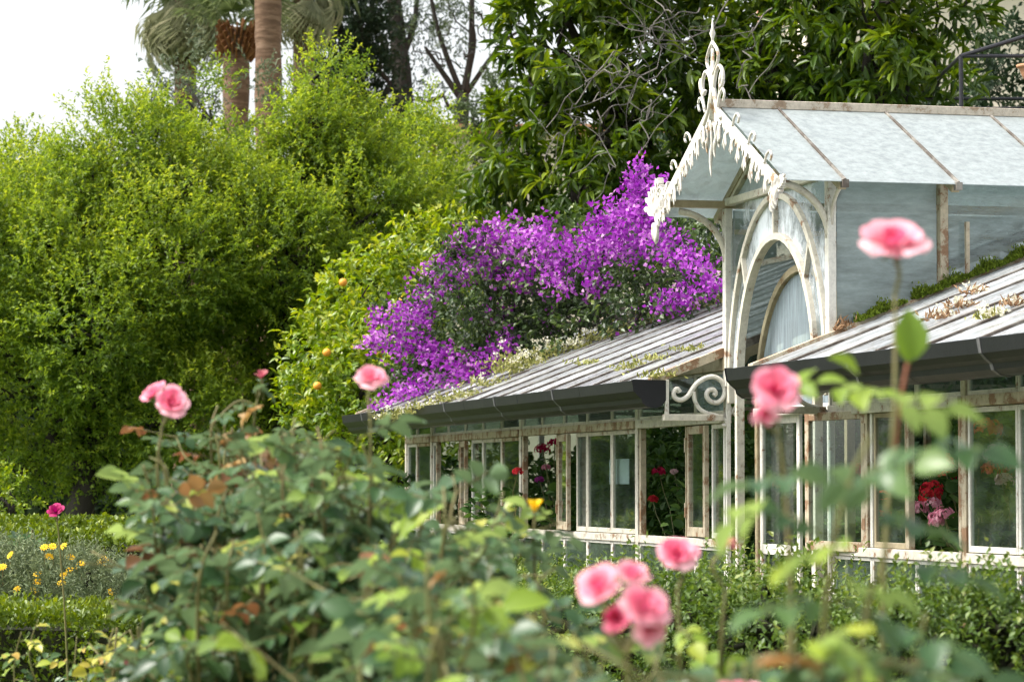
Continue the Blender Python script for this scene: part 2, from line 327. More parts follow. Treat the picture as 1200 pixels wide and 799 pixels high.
# --- gutters
prof = [(-.02, 2.335), (-.02, 2.215), (-.045, 2.18), (-.085, 2.165), (-.13, 2.172), (-.16, 2.195), (-.168, 2.222), (-.19, 2.24), (-.215, 2.268), (-.222, 2.31), (-.226, 2.335), (-.212, 2.338), (-.205, 2.322), (-.035, 2.322), (-.033, 2.337)]
prof = [(y, 2.337-(2.337-z)*.95) for y, z in prof]
def extr(prof, x0, x1, sc=1.0):
    c = np.mean(prof, 0); p = [((y-c[0])*sc+c[0], (z-c[1])*sc+c[1]) for y, z in prof]; n = len(p)
    V = [(x0, y, z) for y, z in p]+[(x1, y, z) for y, z in p]
    return V, [(i, (i+1) % n, n+(i+1) % n, n+i) for i in range(n)]+[tuple(range(n-1, -1, -1)), tuple(range(n, 2*n))]
for x0, x1 in ((XL-.02, -HALF), (HALF, XR)):
    g = MB().add(*extr(prof, x0, x1)).build('gutter', M['gutter'], gh)
    xs = np.arange(x0+.9, x1-.3, 1.62) if x0 < 0 else np.arange(x0+2.75-.9, x1, 1.62)
    for x in xs: MB().add(*extr(prof[:12], x-.016, x+.016, 1.05)).build('gutter_strap', M['strap'], g)
    for x in xs+.62: MB().add(*extr(prof[:12], x-.05, x+.05, 1.018)).build('gutter_joint', M['gutter'], g)
    e = -HALF if x0 < 0 else HALF; s = 1 if x0 < 0 else -1
    MB().add(*extr(prof[:12], e, e+s*.012, 1.05)).build('gutter_end_cap', M['gutter'], g)
# --- main roof of the two wings
def slope_slab(x0, x1, y0, y1, lift, th):
    V = []
    for x in (x0, x1):
        for y in (y0, y1):
            for d in (lift, lift+th): V.append((x, y, roofz(y)+d))
    return V, [(0, 1, 3, 2), (4, 6, 7, 5), (0, 4, 5, 1), (2, 3, 7, 6), (1, 5, 7, 3), (0, 2, 6, 4)]
YR = 3.3
for sgn in (-1, 1):
    xs = [sgn*(HALF+.045+MOD*k) for k in range(15)]+[sgn*10.12]
    for i, x in enumerate(xs):
        w = .017 if 0 < i < 15 else .04
        MB().add(*slope_slab(x-w, x+w, RY+.02, YR, -.03, .049 if 0 < i < 15 else .055)).build('glazing_bar' if 0 < i < 15 else 'verge_bar', M['bar'] if 0 < i < 15 else M['rusty'], gh)
        if i:
            a, b = sorted((xs[i-1]+sgn*(.012), x-sgn*.012)); p = MB()
            ys = [RY-.03, .62, 1.35, 2.1, 2.8, YR]                        # lapped sheets
            for q in range(5): p.add(*slope_slab(a+.012*R.random(), b-.012*R.random(), ys[q]+R.uniform(-.03, .03)*(q > 0), ys[q+1]+.04, .001+.004*(q % 2)+.003*R.random(), .003))
            p.build('roof_pane', M['roof_glass'], gh)
    MB().bar((sgn*HALF, YR, roofz(YR)+.02), (sgn*10.15, YR, roofz(YR)+.02), .12, .05).build('ridge_capping', M['rusty'], gh)
    bz = lambda y: roofz(YR)-RS*(y-YR)
    xs2 = [sgn*(HALF+1.3*k) for k in range(8)]
    for i in range(7):
        a, b = xs2[i], xs2[i+1]
        mesh('rear_roof_pane', [(a, YR, bz(YR)), (b, YR, bz(YR)), (b, 6.7, bz(6.7)), (a, 6.7, bz(6.7))], [(0, 1, 2, 3)], M['roof_glass'], gh)
        MB().bar((a, YR, bz(YR)+.012), (a, 6.7, bz(6.7)+.012), .03, .05).build('rear_glazing_bar', M['bar'], gh)
        mesh('rear_wall_pane', [(a, 6.7, .6), (b, 6.7, .6), (b, 6.7, bz(6.7)), (a, 6.7, bz(6.7))], [(0, 1, 2, 3)], M['pane_dark'], gh)
        gbox('rear_post', (a-.03, 6.71, GZ), (a+.03, 6.77, bz(6.7)), M['paint'])
    gbox('rear_plinth', (min(sgn*HALF, sgn*10.15), 6.66, GZ-.05), (max(sgn*HALF, sgn*10.15), 6.78, .6), M['villa'])
    xe = sgn*10.14
    mesh('end_wall_pane', [(xe, .4, .6), (xe, 6.7, .6), (xe, 6.7, bz(6.7)), (xe, YR, roofz(YR)-.03), (xe, .4, roofz(.4)-.03)], [(0, 1, 2, 3, 4)], M['pane_dark'], gh)
    for y in (1.6, 2.8, 4., 5.3): gbox('end_post', (xe-.03, y, GZ), (xe+.03, y+.05, min(roofz(y), bz(y))-.05), M['paint'])
    gbox('eave_beam', (min(sgn*HALF, sgn*10.1), WY-.03, 2.40), (max(sgn*HALF, sgn*10.1), WY+.03, 2.475), M['tan'])
    gbox('plinth', (min(sgn*(HALF+.04), sgn*10.12), WY-.05, GZ-.05), (max(sgn*(HALF+.04), sgn*10.12), WY+.05, .55), M['villa'])
    for k in range(5):                                                     # inside trusses
        x = sgn*(HALF+1.26+1.89*k)
        tr = MB().bar((x, .42, 2.36), (x, YR, roofz(YR)-.1), .04, .06).bar((x, YR, roofz(YR)-.1), (x, 6.65, 2.36), .04, .06).bar((x, .42, 2.36), (x, 6.65, 2.36), .03, .03)
        for y in (1.4, 2.35): tr.bar((x, y, 2.37), (x, y+.35, roofz(y+.35)-.12), .025, .03)
        tr.build('roof_truss', M['tan'], gh)
# --- front wall: posts, rails, sashes
def window(x0, x1, z0, z1, pm='pane', fm='paint', fw=.03, rot=0, hinge=None, dep=.022, name='window', y=WY, sill=False):
    """a glazed frame; rot (degrees) swings it about its hinge side ('a' = x0, 'b' = x1)"""
    hx = {'a': x0, 'b': x1, None: x0}[hinge]
    root = MB(); a, b = x0-hx, x1-hx; d = dep/2
    root.box((a, -d, 0), (a+fw, d, z1-z0)).box((b-fw, -d, 0), (b, d, z1-z0)).box((a+fw, -d, 0), (b-fw, d, fw*1.2)).box((a+fw, -d, z1-z0-fw), (b-fw, d, z1-z0))
    o = root.build(name, M[fm], gh, bevel=.004); o.location = (hx, y, z0); o.rotation_euler = (0, 0, math.radians(rot))
    p = MB().box((a+fw-.004, -.002, fw), (b-fw+.004, .002, z1-z0-fw+.004)).build('pane', M[pm], o)
    if hinge:
        for z in (.12, z1-z0-.16): MB().box(((-.02 if hinge == 'a' else -.012), -d-.012, z), ((.012 if hinge == 'a' else .02), -d+.004, z+.09)).build('hinge', M['rusty'], o)
    return o
def post(x, w=.055, d=.06, z0=GZ, z1=2.40, m='paint', y=WY, name='wall_post'):
    return gbox(name, (x-w/2, y-d/2, z0), (x+w/2, y+d/2, z1), M[m])
def rail(x0, x1, z, h=.055, d=.07, m='paint', name='transom', y=WY): return gbox(name, (x0, y-d/2, z-h/2), (x1, y+d/2, z+h/2), M[m])
mods = lambda s, n: [s*(HALF+MOD*k) for k in range(n)]
bays = [(-HALF, -2.79, [(-2.69, -1.71, -1.22)]), (-2.79, -5.94, [(-5.84, -4.86, -4.36)]), (-5.94, -9.09, [(-8.86, -8.02, -7.62)]), (-9.09, XL, [])]
for x in (-2.79, -5.94, -9.09, XL): post(x, .06, .042)
mb_seen = []
for xa, xb, ops in bays:
    rail(xb+.035, xa-.035, ZT, m='rusty' if xa < -2 else 'paint'); rail(xb+.035, xa-.035, ZS-.02, .05, .05, name='sill', m='paint')
    inner = [x for x in mods(-1, 16) if xb+.2 < x < xa-.2]
    for a, b in zip([xa-.035]+inner, inner+[xb+.035]):                     # small lights above, dark panels below
        window(b+.005, a-.005, ZT+.028, 2.40, pm='pane_dark' if R.random() < .5 else 'side_glass', fw=.018, name='upper_light')
        window(b+.005, a-.005, .552, ZS-.046, pm='pane_dark', fm='white', fw=.02, name='lower_panel')
    z0, z1 = ZS+.007, ZT-.029; spots = []
    if not ops:
        for a, b in zip([xa-.035]+inner, inner+[xb+.035]): spots.append((b, a))
    for o0, o1, lf in ops:
        gbox('jamb', (o0-.035, WY-.02, z0), (o0, WY+.02, z1), M['rusty']); gbox('jamb', (o1, WY-.02, z0), (o1+.018, WY+.02, z1), M['tan'])
        window(o1+.02, lf, z0+.006, z1-.006, fm='rusty', fw=.05, rot=-7 if xa < -2 else -4, hinge='a', dep=.03)
        rest = [x for x in inner if x > lf+.1 and x < xa-.1]; edges = [lf+.02]+rest[::-1]+[xa-.036]
        spots += list(zip(edges[:-1], edges[1:]))
        left = [x for x in inner if x < o0-.1]; e2 = [xb+.036]+left[::-1]+[o0-.036]; spots += list(zip(e2[:-1], e2[1:]))
    for a, b in spots:
        if b-a > .06: window(a+.003, b-.003, z0+.002, z1-.002, pm='pane' if R.random() < .6 else 'pane_dark', fm=['paint', 'white', 'rusty'][int(R.integers(0, 3))], fw=.028)
# right wing
xr = mods(1, 15); rposts = (xr[3], xr[5], xr[8], xr[11], xr[14])
for x in rposts: post(x, .055, .04, m='rusty' if x == xr[3] else 'white')
prev = HALF
for x in rposts:
    rail(prev+.03, x-.032, ZT, m='rusty' if prev > 2 else 'paint'); rail(prev+.03, x-.032, ZS-.02, .05, .05, name='sill', m='paint')
    inner = [q for q in xr if prev+.2 < q < x-.2]
    for a, b in zip([prev+.03]+inner, inner+[x-.032]):
        window(a+.005, b-.005, ZT+.028, 2.40, pm='pane_dark', fw=.018, name='upper_light')
        window(a+.005, b-.005, .552, ZS-.046, pm='pane_dark', fm='white', fw=.02, name='lower_panel')
    z0, z1 = ZS+.007, ZT-.029
    if prev == HALF:                                                       # a leaf swung outwards, then an open light
        window(.76, 1.44, z0-.03, z1+.02, fm='rusty', fw=.045, rot=8, hinge='b', dep=.03)
        gbox('jamb', (1.445, WY-.02, z0), (1.49, WY+.02, z1), M['rusty']); gbox('jamb', (1.525, WY-.018, z0), (1.56, WY+.018, z1), M['white'])
        gbox('jamb', (2.03, WY-.018, z0), (2.07, WY+.018, z1), M['rusty']); gbox('jamb', (xr[3]-.07, WY-.018, z0), (xr[3]-.035, WY+.018, z1), M['rusty'])
        window(1.565, 2.025, z0, z1, fm='tan', fw=.025)
    else:
        for a, b in zip([prev+.032]+inner, inner+[x-.034]): window(a+.003, b-.003, z0+.002, z1-.002, fm='white', fw=.026)
    prev = x
# --- lantern
LR, LE, LX, LB = 3.885, 3.345, 1.135, 4.2                                  # ridge, eave height, eave half width, back end
lz = lambda x: LR-(LR-LE)*abs(x)/LX
lan = gh
ly = [WY+.657*k for k in range(6)]
for s in (-1, 1):
    edges = [.03]+ly[0:1]+ly[1:]+[LB]; edges = [.03]+ly[1:]+[LB] if s > 0 else [.03]+ly+[LB]
    for a, b in zip(edges[:-1], edges[1:]):
        V = [(s*.01, a+.008, lz(0)), (s*LX, a+.008, LE), (s*LX, b-.008, LE), (s*.01, b-.008, lz(0))]
        mesh('lantern_roof_pane', V+[(x, y, z+.004) for x, y, z in V], [(0, 1, 2, 3), (4, 7, 6, 5), (0, 4, 5, 1), (1, 5, 6, 2), (2, 6, 7, 3), (3, 7, 4, 0)], M['lantern_glass'], lan)
    for i, y in enumerate(ly):
        MB().bar((s*.02, y, LR-.036), (s*(LX-.04), y, lz(LX-.04)-.036), .045, .045).build('rafter', M['tan'], lan)
        if s > 0: MB().bar((s*.03, y, lz(.03)+.011), (s*LX, y, LE+.011), .014, .014).build('glazing_clip', M['bar'], lan); MB().box((s*LX-.025, y-.018, LE-.03), (s*LX+.012, y+.018, LE+.012)).build('glazing_clip', M['bar'], lan)
        zt = lz(HALF)-.075; zb = roofz(y)+.012 if i else 2.3
        if not i: MB().box((s*HALF-.014, y-.012, GZ), (s*HALF+.014, y+.012, 2.299)).build('door_post', M['white'], lan)
        MB().box((s*HALF-.03, y-.024, zb), (s*HALF+.03, y+.024, zt)).build('lantern_post', M['white'] if i != 1 else M['rusty'], lan, bevel=.005)
        if i < 5:
            a, b = y+.036, ly[i+1]-.036
            mesh('side_pane', [(s*HALF, a, roofz(a)+.02), (s*HALF, b, roofz(b)+.02), (s*HALF, b, zt-.01), (s*HALF, a, zt-.01)], [(0, 1, 2, 3)], M['milky_glass' if s < 0 or i == 0 else 'side_glass'], lan)
            MB().bar((s*HALF, a, roofz(a)-.0), (s*HALF, b, roofz(b)-.0), .06, .045).build('foot_rail', M['bar'], lan)
    MB().box((s*HALF-.03, .03, lz(HALF)-.074), (s*HALF+.03, LB, lz(HALF)-.03)).build('eave_purlin', M['tan'], lan, bevel=.004)
    MB().bar((s*HALF*.98, WY+.04, 3.24), (s*HALF*.98, LB, 3.24), .02, .03).build('side_rail', M['tan'], lan)
    # curved brackets carrying the overhang
    pts = [(s*HALF, .05+.32*math.sin(t), 3.36-.30*(1-math.cos(t))) for t in np.linspace(.08, PI/2, 10)]
    MB().tube(pts, .021, 6).build('curved_bracket', M['paint'], lan, smooth=True)
    # small brackets on the side posts
    pts = [(s*(HALF+.02+.19*(1-math.sin(t))), WY, 3.33-.2*(1-math.cos(t))) for t in np.linspace(.08, PI/2, 8)]
    MB().tube(pts, .012, 6).build('curved_bracket', M['paint'], lan, smooth=True)
MB().bar((0, .02, LR+.012), (0, LB, LR+.012), .10, .05).build('ridge_capping', M['ridge'], lan, bevel=.004)
MB().box((.93, 1.155, roofz(1.155)+.03), (.955, 1.175, 3.16)).build('stay', M['rusty'], lan)
gv = [(-HALF, LB, roofz(YR)), (HALF, LB, roofz(YR)), (HALF, LB, lz(HALF)), (0, LB, LR), (-HALF, LB, lz(HALF))]
mesh('rear_gable_pane', gv, [(0, 1, 2, 3, 4)], M['side_glass'], lan)
# front: pointed arches
def arch(hw, zc, apex, y, r, dep, name, m, base=GZ, n=26, parent=lan, span=(0, PI)):
    t = np.linspace(span[0], span[1], n); A, B = [], []
    if span == (0, PI): A.append((hw, y, base)); B.append((hw-r*2, y, base))
    for a in t:
        c, s_ = math.cos(a), math.sin(a)
        A.append((hw*c, y, zc+(apex-zc)*s_)); B.append(((hw-2*r)*c, y, zc+(apex-zc-2*r)*s_))
    if span == (0, PI): A.append((-hw, y, base)); B.append((-(hw-2*r), y, base))
    return MB().strip(A, B, (0, dep, 0)).build(name, m, parent, bevel=.004)
arch(.862, 2.3, 3.395, WY-.02, .019, .04, 'outer_arch', M['paint'], base=2.2)
arch(.70, 2.3, 3.16, WY-.025, .02, .05, 'inner_arch', M['paint'])
arch(.79, 2.2, 2.985, WY+.13, .022, .05, 'door_arch', M['tan'])
MB().box((-.013, WY-.022, 3.125), (.013, WY+.022, 3.36)).build('arch_tie', M['paint'], lan)
for s in (-1, 1): MB().bar((s*.585, WY, 3.06), (s*.50, WY, 2.84), .022, .04, (0, 1, 0)).build('arch_tie', M['paint'], lan)
for s in (-1, 1):                                                          # rafters of the gable and glass between the arches
    MB().bar((s*.03, WY, lz(.03)-.055), (s*.87, WY, lz(.87)-.055), .03, .05).build('gable_rafter', M['paint'], lan)
MB().box((-.87, WY-.028, 3.395), (.87, WY+.028, 3.44)).build('tie_beam', M['paint'], lan, bevel=.004)
th = np.linspace(0, PI, 40)
A = [(.84*math.cos(t), WY+.006, 2.3+1.075*math.sin(t)) for t in th]; Bq = [(.675*math.cos(t), WY+.006, 2.3+.835*math.sin(t)) for t in th]
mesh('tympanum_pane', A+Bq, [(i, i+1, 41+i, 40+i) for i in range(39)], M['painted_reflection_glass'], lan)
for s in (-1, 1):
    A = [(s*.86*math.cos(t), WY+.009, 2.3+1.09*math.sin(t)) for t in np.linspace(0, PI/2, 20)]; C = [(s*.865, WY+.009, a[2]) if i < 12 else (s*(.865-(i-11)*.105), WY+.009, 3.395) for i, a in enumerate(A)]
    mesh('spandrel_pane', A+C, [(i, i+1, 21+i, 20+i) for i in range(19)], M['painted_reflection_glass'], lan)
mesh('gable_pane', [(-.86, WY+.012, 3.44), (.86, WY+.012, 3.44), (0, WY+.012, LR-.06)], [(0, 1, 2)], M['lantern_glass'], lan)
# interior glazed partition seen through the arch
A = [(.74*math.cos(t), WY+.155, 2.2+.74*math.sin(t)) for t in np.linspace(0, PI, 30)]
mesh('fanlight_pane', A+[(-.74, WY+.155, 2.14), (.74, WY+.155, 2.14)], [tuple(range(32))], M['blue_glass'], lan)
# doorway
def dwin(x0, x1, z0, z1, y, m='white'): return window(x0, x1, z0, z1, pm='pane', fm=m, fw=.05, y=y, name='door_leaf')
dl = dwin(-.735, -.03, .45, 2.12, WY+.155); MB().box((.05, -.015, .85), (.66, .015, .91)).build('mid_rail', M['white'], dl)
MB().box((.60, -.05, .98), (.63, -.02, 1.08)).build('handle', M['iron'], dl)
d2 = dwin(.03, .735, .45, 2.12, WY+.155, 'rusty'); d2.location = (.735, WY+.155, .45)
for v in d2.data.vertices: v.co.x -= .705
for c in d2.children:
    for v in c.data.vertices: v.co.x -= .705
d2.rotation_euler = (0, 0, math.radians(-62))
post(.62, .03, .04, m='white', z1=2.12, y=WY+.10, name='door_mullion'); post(.36, .03, .04, m='white', z1=2.12, y=WY+.1, name='door_mullion')
rail(-.66, .66, 2.14, .05, .05, m='white', name='door_head', y=WY+.10)
gbox('doorstep', (-.9, .1, GZ-.02), (.9, 1.0, GZ+.12), M['villa'])
# --- scroll brackets under the verges
def zpt(zx, zy): return (720+zx/5.706, 400+zy/5.706)
big = [(437, 340), (422, 318), (402, 330), (396, 358), (415, 384), (450, 390), (490, 367), (517, 325), (552, 280), (602, 248), (660, 236), (713, 263), (738, 318), (730, 372), (690, 408), (642, 400), (616, 364), (628, 330), (660, 322), (676, 346), (662, 362)]
low = [(528, 335), (538, 395), (568, 448), (620, 480), (682, 496), (733, 522), (748, 552), (722, 562)]
fan = [[(748, 300), (762, 400), (790, 470), (815, 500)], [(825, 400), (805, 440), (770, 498)]]
def sm(P, n=5):
    P = np.array(P, float); out = []
    for i in range(len(P)-1):
        p0, p1, p2, p3 = P[max(i-1, 0)], P[i], P[i+1], P[min(i+2, len(P)-1)]
        for t in np.linspace(0, 1, n, endpoint=False):
            out.append(.5*((2*p1)+(-p0+p2)*t+(2*p0-5*p1+4*p2-p3)*t*t+(-p0+3*p1-3*p2+p3)*t**3))
    return np.array(out+[P[-1]])
for s in (-1, 1):
    m = MB()
    for pl, r in ((big, .0155), (low, .0135)):
        q = np.array([on(*zpt(*p), x=-.9) for p in pl]); q[:, 0] = s*.9; m.tube(sm(q), r, 8)
    br = m.build('scroll_bracket', M['white'], gh, smooth=True)
    m = MB()
    for pl in fan:
        q = np.array([on(*zpt(*p), x=-.9) for p in pl]); q[:, 0] = s*.9; m.tube(sm(q), .008, 6)
    m.build('fan_strut', M['white'], br, smooth=True)
    gbox('bracket_rail', (s*.9-.02, -.03, 2.095), (s*.9+.02, WY-.035, 2.135), M['paint'])
    gbox('bracket_post', (s*.9-.012, -.02, 2.135), (s*.9+.012, .005, 2.34), M['white'])
# --- bargeboards, cresting, finial
def rake(s, t): return np.array([s*(LX+.01)*t, -.012, LR+.03-(LR-LE+.02)*t])
for s in (-1, 1):
    ts = np.linspace(0, 1, 97); dn = np.array([-s*.43, 0, -.9]); A = [rake(s, t) for t in ts]; Bb = []
    for i, t in enumerate(ts):
        ph = (t*10) % 1; deep = .060+.032*(1-abs(2*ph-1))+.016*math.sin(t*10*4*PI)+.014*R.normal(); Bb.append(A[i]+dn*max(.05, deep)*(1+.35*(t < .12)))
    bb = MB().strip(A, Bb, (0, .014, 0)).build('bargeboard', M['fret'], lan)
    for i in range(9):                                                     # fretted drops
        t = .06+.1*i; c = rake(s, t)+dn*.1; m = MB(); ln = R.uniform(.04, .09)
        for k, (dx, l) in enumerate(((-.025, .7), (0, 1), (.025, .75))):
            m.tube(sm([c+(dx*.3, .0, .02), c+(dx, -.004, -ln*l*.6), c+(dx*1.3, -.004, -ln*l)], 3), [.0045, .005, .005, .006, .006, .004, .002], 5)
        m.build('fret_drop', M['fret'], bb)
    for i in range(4):                                                     # crockets curling off the rake
        t = .1+.24*i; c = rake(s, t); u = np.array([s*.35, 0, 1.]); h = .075 if i else .12
        q = [c, c+u*h*.55+(s*.02, 0, 0), c+u*h*.9+(s*.06, 0, -.01), c+u*h*.7+(s*.1, 0, -.02), c+u*h*.35+(s*.09, 0, -.02)]
        m = MB().tube(sm(q, 4), .008, 6)
        if i == 0: m.tube(sm([c+u*.02, c+u*.1+(s*.01, 0, 0), c+u*.2+(s*.02, 0, .01)], 4), [.008]*5+[.014, .016, .013, .004], 6)
        m.build('crocket', M['fret'], bb, smooth=True)
    # leafy end ornament
    e = rake(s, 1.0); m = MB(); r2 = np.random.default_rng(5)
    for k in range(11):
        a = math.radians((15 if s < 0 else -10)+14*k); d = np.array([s*math.cos(a), 0, math.sin(a)*(1 if s < 0 else -.55)]); l = (.25 if s < 0 else .14)*r2.uniform(.7, 1.1)
        n_ = np.array([-d[2], 0, d[0]]); o0 = e+(-s*.05, 0, -.01)+d*.02
        A = [o0-n_*.008, o0+d*l*.3-n_*l*.05, o0+d*l*.55-n_*l*.13, o0+d*l*.75-n_*l*.04, o0+d*l*.85-n_*l*.08, o0+d*l]; Bq = [o0+n_*.008, o0+d*l*.3+n_*l*.06, o0+d*l*.55+n_*l*.10, o0+d*l*.75+n_*l*.03, o0+d*l*.85+n_*l*.07, o0+d*l+n_*.006]
        m.strip(A, Bq, (0, .012+.004*k, 0))
    m.build('end_ornament', M['fret'], bb)
    m = MB()
    for k in range(3): m.tube(sm([e+(-s*.03*k, 0, -.05), e+(-s*(.03*k+.015), -.006, -.11-.02*k), e+(-s*(.03*k), -.006, -.15-.015*k)], 4), [.012, .014, .016, .016, .015, .013, .01, .006, .003], 6)
    m.build('fret_drop', M['fret'], bb, smooth=True)
fin = MB(); z = LR-.035; X0 = .03
fin.tube([(X0, -.012, z-.05), (X0, -.012, z+.17), (X0, -.012, z+.36)], [.022, .016, .010], 8)
fin.tube([(X0, -.012, z+.33), (X0, -.012, z+.42), (X0, -.012, z+.45), (X0, -.012, z+.48), (X0, -.012, z+.53)], [.008, .009, .019, .009, .003], 8)
fin.tube([(X0+.105*w*math.sin(t), -.012, z+.21+.19*t/PI) for w in (1,) for t in np.linspace(0, PI, 14)], .0105, 6)
fin.tube([(X0-.105*math.sin(t), -.012, z+.21+.19*t/PI) for t in np.linspace(0, PI, 14)], .0105, 6)
f = fin.build('finial', M['fret'], lan, smooth=True)
for s in (-1, 1):
    q = [(X0+s*.012, -.012, z+.10), (X0+s*.05, -.012, z+.20), (X0+s*.12, -.012, z+.245), (X0+s*.18, -.012, z+.21), (X0+s*.19, -.012, z+.15), (X0+s*.16, -.012, z+.12), (X0+s*.14, -.012, z+.14)]
    MB().tube(sm(q), .012, 6).build('finial_scroll', M['fret'], f, smooth=True)
    q = [(X0+s*.02, -.012, z+.13), (X0+s*.07, -.012, z+.02), (X0+s*.16, -.012, z-.06)]; MB().tube(sm(q), .014, 6).build('finial_stay', M['fret'], f, smooth=True)
m = MB()
for k, (dx, l) in enumerate(((-.07, .16), (0, .33), (.07, .2), (.15, .12), (-.14, .1))):
    c = np.array([dx, -.012, LR-.08-.4*abs(dx)]); m.tube(sm([c, c+(.012, 0, -l*.4), c+(-.012, 0, -l*.75), c+(0, 0, -l)], 4), [.013, .013, .012, .009, .008, .011, .014, .012, .011, .008, .007, .004, .002], 6)
m.build('pendant', M['fret'], lan, smooth=True)
# notice taped inside a window
pa = on(714, 538, y=WY+.035); pb = on(737, 567, y=WY+.035)
tag(MB().box((0, 0, 0), (pb[0]-pa[0], .003, pa[2]-pb[2])).build('paper_sheet', M['paper']), 'blank white paper sheet hung behind a greenhouse window', 'paper')
o = bpy.data.objects['paper_sheet']; o.location = tuple(l2w(np.array([pa[0], pa[1], pb[2]]))); o.rotation_euler = (0, 0, GROT)
# ================================================================== GROUND, SKY, LIGHT
GRID = np.array([(x, y, 0) for y in (-40, 0, 8, 14, 20, 26, 32, 40, 60, 120, 500) for x in (-400, -60, -20, -8, -4, 0, 4, 8, 20, 60, 400)], float); GRID[:, 2] = GZ
gf = [(r*11+c, r*11+c+1, r*11+12+c, r*11+11+c) for r in range(10) for c in range(10)]
tag(mesh('ground', GRID, gf, M['lawn']), kind='structure')
V, Fc = [], []
bp = [l2w(np.array([x, y, GZ+.02])) for x, y in ((-11, -2.4), (10, -2.4), (10, .3), (-11, .3))]
tag(mesh('flower_bed_soil', bp, [(0, 1, 2, 3)], M['soil']), kind='structure')
bp = [l2w(np.array([x, y, GZ+.02])) for x, y in ((-10.1, .45), (10.1, .45), (10.1, 6.6), (-10.1, 6.6))]
tag(mesh('greenhouse_floor', bp, [(0, 1, 2, 3)], M['soil']), kind='structure')
tag(mesh('rose_bed_soil', [(-2.5, 3, GZ+.012), (2.2, 3, GZ+.012), (2.2, 9, GZ+.012), (-2.5, 9, GZ+.012)], [(0, 1, 2, 3)], M['soil']), kind='structure')
SUN_EL, SUN_AZ = math.radians(54), math.radians(-97)                        # azimuth from +Y towards +X (negative: to the left)
w = bpy.data.worlds.new('World'); S.world = w; w.use_nodes = True; nt = w.node_tree; nt.nodes.clear()
sky = nt.nodes.new('ShaderNodeTexSky'); sky.sky_type = 'NISHITA'; sky.sun_disc = False; sky.sun_elevation = SUN_EL; sky.sun_rotation = SUN_AZ
sky.air_density = 1.2; sky.dust_density = 4; sky.ozone_density = 1
hs = N(nt, 'ShaderNodeHueSaturation', Saturation=.22); nt.links.new(sky.outputs[0], hs.inputs['Color'])
tc = nt.nodes.new('ShaderNodeTexCoord'); cl = N(nt, 'ShaderNodeTexNoise', Scale=2.2, Detail=6, Roughness=.55); nt.links.new(tc.outputs['Generated'], cl.inputs[0])
mr = N(nt, 'ShaderNodeMapRange'); nt.links.new(cl.outputs[0], mr.inputs[0]); mr.inputs[1].default_value = .3; mr.inputs[2].default_value = .7; mr.inputs[3].default_value = .9; mr.inputs[4].default_value = 1.25
mx = N(nt, 'ShaderNodeMix', _data_type='RGBA', _blend_type='MULTIPLY'); mx.inputs[0].default_value = 1
nt.links.new(hs.outputs[0], mx.inputs[6]); nt.links.new(mr.outputs[0], mx.inputs[7])
bg = N(nt, 'ShaderNodeBackground', Strength=.15); nt.links.new(mx.outputs[2], bg.inputs[0])
wo = nt.nodes.new('ShaderNodeOutputWorld'); nt.links.new(bg.outputs[0], wo.inputs[0])
sl = bpy.data.lights.new('sun', 'SUN'); sl.energy = 2.2; sl.angle = math.radians(16); sl.color = (1, .95, .86)
so = bpy.data.objects.new('sun', sl); COL.objects.link(so)
sd = Vector((math.sin(SUN_AZ)*math.cos(SUN_EL), math.cos(SUN_AZ)*math.cos(SUN_EL), math.sin(SUN_EL))); so.rotation_euler = sd.to_track_quat('Z', 'Y').to_euler()
# ================================================================== TREES BEHIND
pm = lambda Y: F/Y                                                         # pixels per metre at depth Y
def lobes(lst, Y, dz=1.0):
    out = []
    for t in lst:
        px, py, r = t[:3]; dY = t[3] if len(t) > 3 else R.uniform(-.6, .6); rr = r/pm(Y)
        out.append((at(px, py, Y+dY), (rr, rr*1.15, rr*dz)))
    return out
def gbase(px, Y): p = at(px, HOR, Y); return (p[0], p[1], GZ)
sp_y = dict(twig=.32, twigs=4, per=13, L=.058, W=.027, up=.4, spread=.85, vj=.12, tipv=.30)
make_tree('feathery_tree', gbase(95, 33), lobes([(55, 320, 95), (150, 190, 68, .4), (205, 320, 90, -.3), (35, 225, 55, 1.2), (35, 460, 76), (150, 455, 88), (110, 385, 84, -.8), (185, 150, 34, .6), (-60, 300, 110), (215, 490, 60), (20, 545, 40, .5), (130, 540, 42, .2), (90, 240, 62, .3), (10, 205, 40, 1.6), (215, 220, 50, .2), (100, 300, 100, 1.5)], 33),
          M['lf_yellow'], M['bark'], 36, sp_y, rough=.30, twigs=6, tw_r=.016, trunk_r=.16, fork=.5, label='bright yellow-green feathery tree at the far left edge of the garden', group='feathery yellow-green trees')
make_tree('feathery_tree', gbase(-720, 46), lobes([(-600, 250, 220), (-850, 200, 240), (-720, 60, 200), (-480, 330, 160), (-620, 480, 200), (-900, 450, 240), (-420, 480, 120)], 46),  # unseen tree, added so the window panes mirror dark foliage instead of sky
          M['lf_yellow'], M['bark'], 10, dict(sp_y, L=.12, W=.06), trunk_r=.2, label='broad yellow-green tree added unseen beyond the left edge to be mirrored in the windows', group='feathery yellow-green trees')
make_tree('feathery_tree', gbase(330, 34), lobes([(380, 180, 58, .3), (320, 300, 92, -.5), (425, 245, 72, .2), (378, 105, 30, .5), (290, 410, 86), (400, 350, 70), (268, 245, 62, -.4), (330, 470, 66), (250, 560, 46), (425, 160, 36, .6), (258, 95, 8, .2), (268, 165, 16, .1), (318, 195, 40, .2), (360, 150, 34, .2), (395, 78, 14, .4), (340, 280, 90, 1.5)], 34),
          M['lf_yellow'], M['bark'], 36, sp_y, rough=.30, twigs=6, tw_r=.016, trunk_r=.15, fork=.5, label='bright yellow-green feathery tree standing in front of the palm trunks', group='feathery yellow-green trees')
